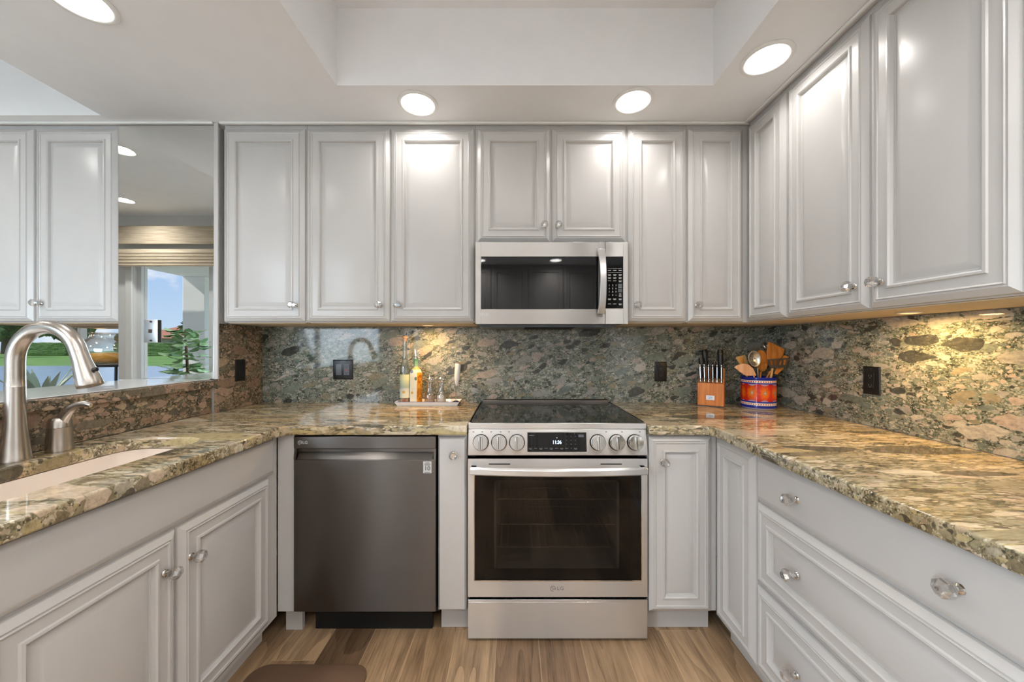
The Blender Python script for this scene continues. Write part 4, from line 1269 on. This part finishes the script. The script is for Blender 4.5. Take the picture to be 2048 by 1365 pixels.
def h7(o, y, ft):
    P_ = lambda u, v: (1535 + 42 * u + (1 - v) * 4 - (1 - v) * 8 * u, 716 + 3 * (1 - u) * v + 20 * (1 - v))
    flat(o, y, ft, [P_(0.06, 0), P_(.94, 0), P_(1, .28), P_(0, .28)], .0022, DKS, 'blade_root', bev=.0003)
    flat(o, y, ft, [P_(0, .82), P_(1, .82), P_(1, 1), P_(0, 1)], .0022, DKS, 'blade_edge', bev=.0003)
    for k in range(5):
        u0 = k * .225
        flat(o, y, ft, [P_(u0, .28), P_(u0 + .1, .28), P_(u0 + .1, .82), P_(u0, .82)], .0022, DKS, 'blade_bar', bev=.0003)
utensil('slotted_turner', 'dark slotted metal turner leaning right in the crock', -.262, (1545, 737), (.005, -.05), SPOONW, .0065, h7)
utensil('wooden_spatula', 'long wooden spatula behind the slotted turner on the right', -.228, (1544, 748), (.0, -.005), SPOONW, .006,
        lambda o, y, ft: flat(o, y, ft, [(1548, 748), (1556, 733), (1566, 718), (1571, 711), (1580, 714), (1578, 722), (1567, 738), (1554, 750)], .007, SPOONW2, tilt=.1))

# floor mat
t = MB()
pl = rrect(-1.0, -.553, -1.55, -.742, .06)
pl2 = rrect(-.985, -.568, -1.535, -.757, .05)
k_ = len(pl)
t.add([(x, y, .001) for x, y in pl] + [(x, y, .008) for x, y in pl] + [(x, y, .018) for x, y in pl2],
      [list(range(k_))[::-1], [2 * k_ + i for i in range(k_)]] + [(j * k_ + i, j * k_ + (i + 1) % k_, (j + 1) * k_ + (i + 1) % k_, (j + 1) * k_ + i) for j in (0, 1) for i in range(k_)])
tag(t.build('floor_mat', MATB), 'brown cushioned floor mat with rounded corners in front of the sink', 'mat')

# ------------------------------------------------------------------ buffet beyond the pillar
t = thing('buffet_cabinet', 'low buffet cabinet under the mirrored backsplash, hidden below the bar ledge', 'cabinet', (-3.6, -.58, 0))
MB().box(0, 1.6175, 0, .578, .1, .874).build('body', PAINT, t)
MB().box(.02, 1.6, .06, .56, .001, .0995).build('toe_kick', PAINT, t)
front(t, 'door', .02, .53, .13, .86, DOORP, [(.48, .78)]); front(t, 'door', .54, 1.07, .13, .86, DOORP, [(.58, .78)]); front(t, 'door', 1.08, 1.6, .13, .86, DOORP, [(1.12, .78)])
tag(MB().box(-3.6, -1.9825, -.61, -.0075, .8755, .9155).build('worktop', G_DARK, bevel=.006), 'brown granite buffet top under the glass dispenser', 'worktop')
BX, BY = -2.150, -.20
t = thing('drink_dispenser', 'round glass drink dispenser with orange drink on a black wire stand', 'dispenser', (BX, BY, .9162))
MB().lathe([(.02, .232), (.07, .234), (.108, .250), (.134, .285), (.138, .315), (.122, .352), (.092, .378), (.088, .392), (.100, .402), (.0985, .403), (.0855, .392), (.0895, .376), (.119, .351), (.1345, .315), (.1305, .286), (.106, .253), (.069, .2375), (.02, .2365)], 40).build('bowl', CLEAR, t)
MB().lathe([(.01, .241), (.085, .250), (.112, .272), (.121, .296), (.005, .298)], 32).build('orange_drink', mat('orange_drink', lin((246, 168, 40)), .3), t)
b = MB()
for k in range(3):
    a = R(200 + 120 * k)
    b.tube([(.085 * math.cos(a), .085 * math.sin(a), .228), (.055 * math.cos(a), .055 * math.sin(a), .13), (.105 * math.cos(a), .105 * math.sin(a), .004)], .006, 8)
n_ = 30
b.tube([(.085 * math.cos(2 * PI * k / n_), .085 * math.sin(2 * PI * k / n_), .2275) for k in range(n_ + 1)], .005, 8)
b.build('wire_stand', BLACKM, t)

# roman blind on the dining window
LINEN = mat('woven_linen', lin((196, 180, 158)), .8); n = N(LINEN)
pz = n.vmath('MULTIPLY', n.pos(), (6, 1, 260))
n.put(n.b.inputs['Base Color'], n.ramp(n.noise(pz, 1, 3), [(.3, lin((168, 152, 130))), (.7, lin((208, 194, 172)))]))
t = thing('roman_blind', 'beige woven roman blind above the dining window, seen in the mirror', 'blind', (-3.0, YW + .07, 2.10))
b = MB()
wb = 1.36
b.box(-wb, wb, 0, .02, .26, .46)
b.build('valance', LINEN, t, bevel=.006)
b = MB()
for k in range(5): b.prism([(.004, .03 + k * .034), (.034 - .003 * k, .012 + k * .034), (.040 - .003 * k, .03 + k * .034), (.004, .075 + k * .034)], 'x', -wb, wb)
b.build('folds', LINEN, t)

# plain tall cupboards behind the camera (only reflected)
t = thing('pantry_cabinet', 'tall grey-white pantry cupboards behind the camera', 'cabinet', (1.2, YB + .62, 0), PI)
MB().box(0, 2.0, 0, .60, .1, 2.36).build('body', PAINT, t)
MB().box(.02, 1.98, .06, .58, .001, .0995).build('toe_kick', PAINT, t)
for k in range(4): front(t, 'door', .004 + k * .5, .496 + k * .5, .12, 2.33, DOORP, [((.45 if k % 2 == 0 else .05) + k * .5, 1.1)])

# ------------------------------------------------------------------ outdoors, seen in the mirrors
GRASS = mat('lawn_green', lin((110, 150, 52)), .8); n = N(GRASS)
n.put(n.b.inputs['Base Color'], n.ramp(n.noise(n.pos(), .6, 5, .65), [(.3, lin((86, 122, 40))), (.7, lin((136, 172, 66)))]))
WATER = mat('lake_water', lin((172, 186, 196)), .2); n = N(WATER)
n.bump(n.noise(n.vmath('MULTIPLY', n.pos(), (1, 3, 1)), 1.6, 4), .5, .12)
STUCCO = painted('stucco', lin((246, 246, 244)), .9)
PAVE = painted('porch_paving', lin((196, 190, 180)), .8)
def leafmat(name, a, b_, sc_=3):
    m = mat(name, a, .7); n = N(m)
    n.put(n.b.inputs['Base Color'], n.ramp(n.noise(n.pos(), sc_, 4, .7), [(.35, a), (.65, b_)]))
    return m
HEDGE = leafmat('hedge_leaf', lin((44, 78, 22)), lin((92, 136, 44)), 4)
TREE = leafmat('tree_leaf', lin((38, 62, 26)), lin((98, 124, 58)), 2.2)
TREE2 = leafmat('pale_tree_leaf', lin((66, 92, 44)), lin((132, 150, 84)), 2.2)
BARK = mat('bark', lin((110, 92, 76)), .9)
GZ = -.30
struct(MB().box(-120, 60, -140, -6.2, GZ - .2, GZ).build('lawn', GRASS))
lk = MB()
n_ = 48
lp = []
for k in range(n_):
    a = 2 * PI * k / n_
    lp.append((-32 + 42 * math.cos(a) * (1 + .06 * math.sin(3 * a)), -17.2 + 8.6 * math.sin(a) * (1 + .07 * math.sin(5 * a + 1))))
lk.prism(lp, 'z', GZ + .002, GZ + .02)
struct(lk.build('lake', WATER))
struct(MB().box(-8.5, XL - .16, -6.2, YW - .151, GZ - .2, -.06).build('path_porch', PAVE))
struct(MB().box(-5.95, XL - .16, -5.45, YW - .152, 2.5, 2.75).build('roof_porch', STUCCO))
struct(MB().box(-5.95, -5.55, -5.42, -5.02, -.059, 2.4995).build('column_porch', STUCCO, bevel=.01))
def blob(name, label, loc, size, m_, seed, sub=4, amp=.32, box=False):
    bm = bmesh.new()
    bmesh.ops.create_icosphere(bm, subdivisions=sub, radius=1)
    rnd = random.Random(seed)
    offs = [Vector((rnd.uniform(-9, 9), rnd.uniform(-9, 9), rnd.uniform(-9, 9))) for _ in range(2)]
    from mathutils import noise as mn
    for v in bm.verts:
        p = v.co.copy()
        if box:
            mxx = max(abs(p.x), abs(p.y), abs(p.z)); q = p / mxx; p = p.lerp(q, .85)
        d = 1 + amp * (mn.noise(p * 2.2 + offs[0]) + .6 * mn.noise(p * 6 + offs[1]) + .35 * mn.noise(p * 15))
        v.co = Vector((p.x * size[0], p.y * size[1], p.z * size[2])) * d
    me = bpy.data.meshes.new(name); bm.to_mesh(me); bm.free()
    me.materials.append(m_)
    o = bpy.data.objects.new(name, me); C.objects.link(o)
    o.location = loc
    return o
h = MB()
o = blob('hedge', '', (-73, -54.5, GZ + 1.0), (4.2, 1.1, 1.05), HEDGE, 3, 5, .06, True)
tag(o, 'clipped green hedge beyond the lake, seen through the faucet arch', 'hedge')
o = blob('hedge', '', (-53, -54.5, GZ + 1.0), (9, 1.1, 1.0), HEDGE, 5, 5, .06, True)
tag(o, 'clipped green hedge on the lawn beyond the lake, behind the phone jack', 'hedge')
def tree(label, x, y, h_, w_, m_, seed):
    t = thing('garden_tree', label, 'tree', (x, y, GZ))
    MB().tube([(0, 0, 0), (.1, 0, h_ * .3), (0, .1, h_ * .6)], [h_ * .045, h_ * .032, h_ * .02], 8).build('trunk', BARK, t)
    o = blob('crown', '', (0, 0, h_ * .62), (w_, w_, h_ * .4), m_, seed, 4, .4)
    o.parent = t
    return t
i_ = 0
for (x, y, h_, w_, m_, lb) in ((-96, -66, 12, 4.2, TREE, 'tall dark tree beyond the lake at the photo edge, left of the faucet'), (-86.5, -68, 13, 4.4, TREE2, 'pale green tree beyond the lake, seen through the faucet arch'), (-79.5, -62, 12, 3, TREE, 'dark tree behind the clipped hedge, seen through the faucet arch'),
        (-66.5, -61, 4.6, 2.0, TREE, 'low round tree left of the phone jack in the mirror'), (-70, -44, 5.4, 2.4, TREE2, 'small tree beyond the lake beside the window bar')):
    tree(lb, x, y, h_, w_, m_, i_); i_ += 1
tree('dark tree at the mirror\'s right edge beyond the porch column', -17.3, -20, 7.5, .55, TREE, 40)
def palm(label, x, y, h_, seed):
    rnd = random.Random(seed)
    t = thing('palm_tree', label, 'palm tree', (x, y, GZ))
    MB().tube([(0, 0, 0), (.15, 0, h_ * .5), (0, 0, h_)], [.24, .17, .15], 8).build('trunk', BARK, t)
    b = MB()
    for k in range(26):
        a = rnd.uniform(0, 2 * PI); el = rnd.uniform(-.5, 1.2); L = rnd.uniform(1.3, 1.8)
        pr = None
        for j in range(6):
            u_ = j / 5
            r_ = L * u_ * math.cos(el) * (1 - .15 * u_); z = h_ + L * u_ * math.sin(el) - .7 * u_ * u_
            c_ = Vector((r_ * math.cos(a), r_ * math.sin(a), z)); sd = Vector((-math.sin(a), math.cos(a), -.3)) * (.30 * math.sin(PI * min(1, u_ * .9 + .1)))
            cur = (c_ - sd, c_ + Vector((0, 0, .06)), c_ + sd)
            if pr: b.add([pr[0], pr[1], pr[2], cur[0], cur[1], cur[2]], [(0, 1, 4, 3), (1, 2, 5, 4)])
            pr = cur
    b.build('fronds', TREE2, t)
palm('palm tree by the red-roofed house, seen in the mirror', -54.3, -58.5, 4.6, 2)
palm('palm tree beyond the lake, seen under the buffet cabinets', -62, -49, 6.0, 4)
t = thing('house', 'low pale house with red tiled roof beyond the hedge, seen in the mirror', 'house', (-67, -75, GZ))
MB().box(-9, 9, -5, 5, 0, 3.0).build('walls', mat('house_wall', lin((214, 204, 184)), .9), t)
rm = mat('red_roof_tiles', lin((196, 124, 92)), .8)
MB().add([(-10, -6, 3.001), (10, -6, 3.001), (10, 6, 3.001), (-10, 6, 3.001), (-4, 0, 5.6), (4, 0, 5.6)], [(0, 1, 5, 4), (1, 2, 5), (2, 3, 4, 5), (3, 0, 4), (3, 2, 1, 0)]).build('roof', rm, t)
# agave in a pot outside the far window
AG = mat('agave_leaf', lin((168, 182, 160)), .5); n = N(AG)
t = thing('agave_plant', 'spiky grey-green agave in a pot outside, seen below the buffet cabinets', 'plant', (-7.05, -3.25, -.06))
MB().lathe([(.20, 0.0005), (.26, .45), (.27, .50), (.24, .5), (.23, .46)], 24).build('pot', mat('pot_clay', lin((150, 140, 130)), .8), t)
for k in range(12):
    a = 2 * PI * k / 12 + random.uniform(-.2, .2); out = random.uniform(.15, .45); L = random.uniform(.4, .6)
    b = MB(); pr = None
    for j in range(7):
        u_ = j / 6
        r_ = .05 + out * u_ ; z = .48 + L * u_ * (1 - .12 * u_)
        c_ = Vector((r_ * math.cos(a), r_ * math.sin(a), z)); wv = .045 * math.sin(PI * (.2 + .8 * u_)) if u_ < 1 else .001
        sd = Vector((-math.sin(a), math.cos(a), 0)) * wv
        cur = (c_ - sd, c_ - Vector((math.cos(a), math.sin(a), 0)) * .012, c_ + sd, c_ + Vector((0, 0, -.015)))
        if pr: b.add(list(pr) + list(cur), [(0, 1, 5, 4), (1, 2, 6, 5), (2, 3, 7, 6), (3, 0, 4, 7)])
        pr = cur
    b.build('leaf', AG, t)
# broad-leaved potted plant on the porch
FG = leafmat('fig_leaf', lin((120, 160, 118)), lin((176, 204, 164)), 9)
t = thing('potted_fig', 'broad-leaved potted plant at the dining window, seen in the tall mirror', 'plant', (-3.30, -2.18, 0))
MB().lathe([(.16, 0.0005), (.20, .40), (.17, .40)], 24).build('pot', mat('pot_grey', lin((120, 124, 128)), .6), t)
MB().tube([(0, 0, .38), (.02, 0, .8), (0, .02, 1.4)], [.018, .015, .008], 8).build('stem', BARK, t)
b = MB()
rnd = random.Random(5)
for k in range(90):
    z = rnd.uniform(.98, 1.42); a = rnd.uniform(0, 2 * PI); r0 = rnd.uniform(.02, .10); L = rnd.uniform(.09, .15)
    base = Vector((r0 * math.cos(a), r0 * math.sin(a), z))
    dirv = Vector((math.cos(a), math.sin(a), rnd.uniform(-.5, .6))).normalized()
    sd = dirv.cross(Vector((rnd.uniform(-.3, .3), rnd.uniform(-.3, .3), 1))).normalized()
    vs_ = []
    for j in range(8):
        an = 2 * PI * j / 8
        vs_.append(base + dirv * (L / 2 - L / 2 * math.cos(an)) + sd * (L * .36 * math.sin(an)) + Vector((0, 0, -.02 * math.sin(an) ** 2)))
    b.add(vs_, [list(range(8))])
b.build('foliage', FG, t)
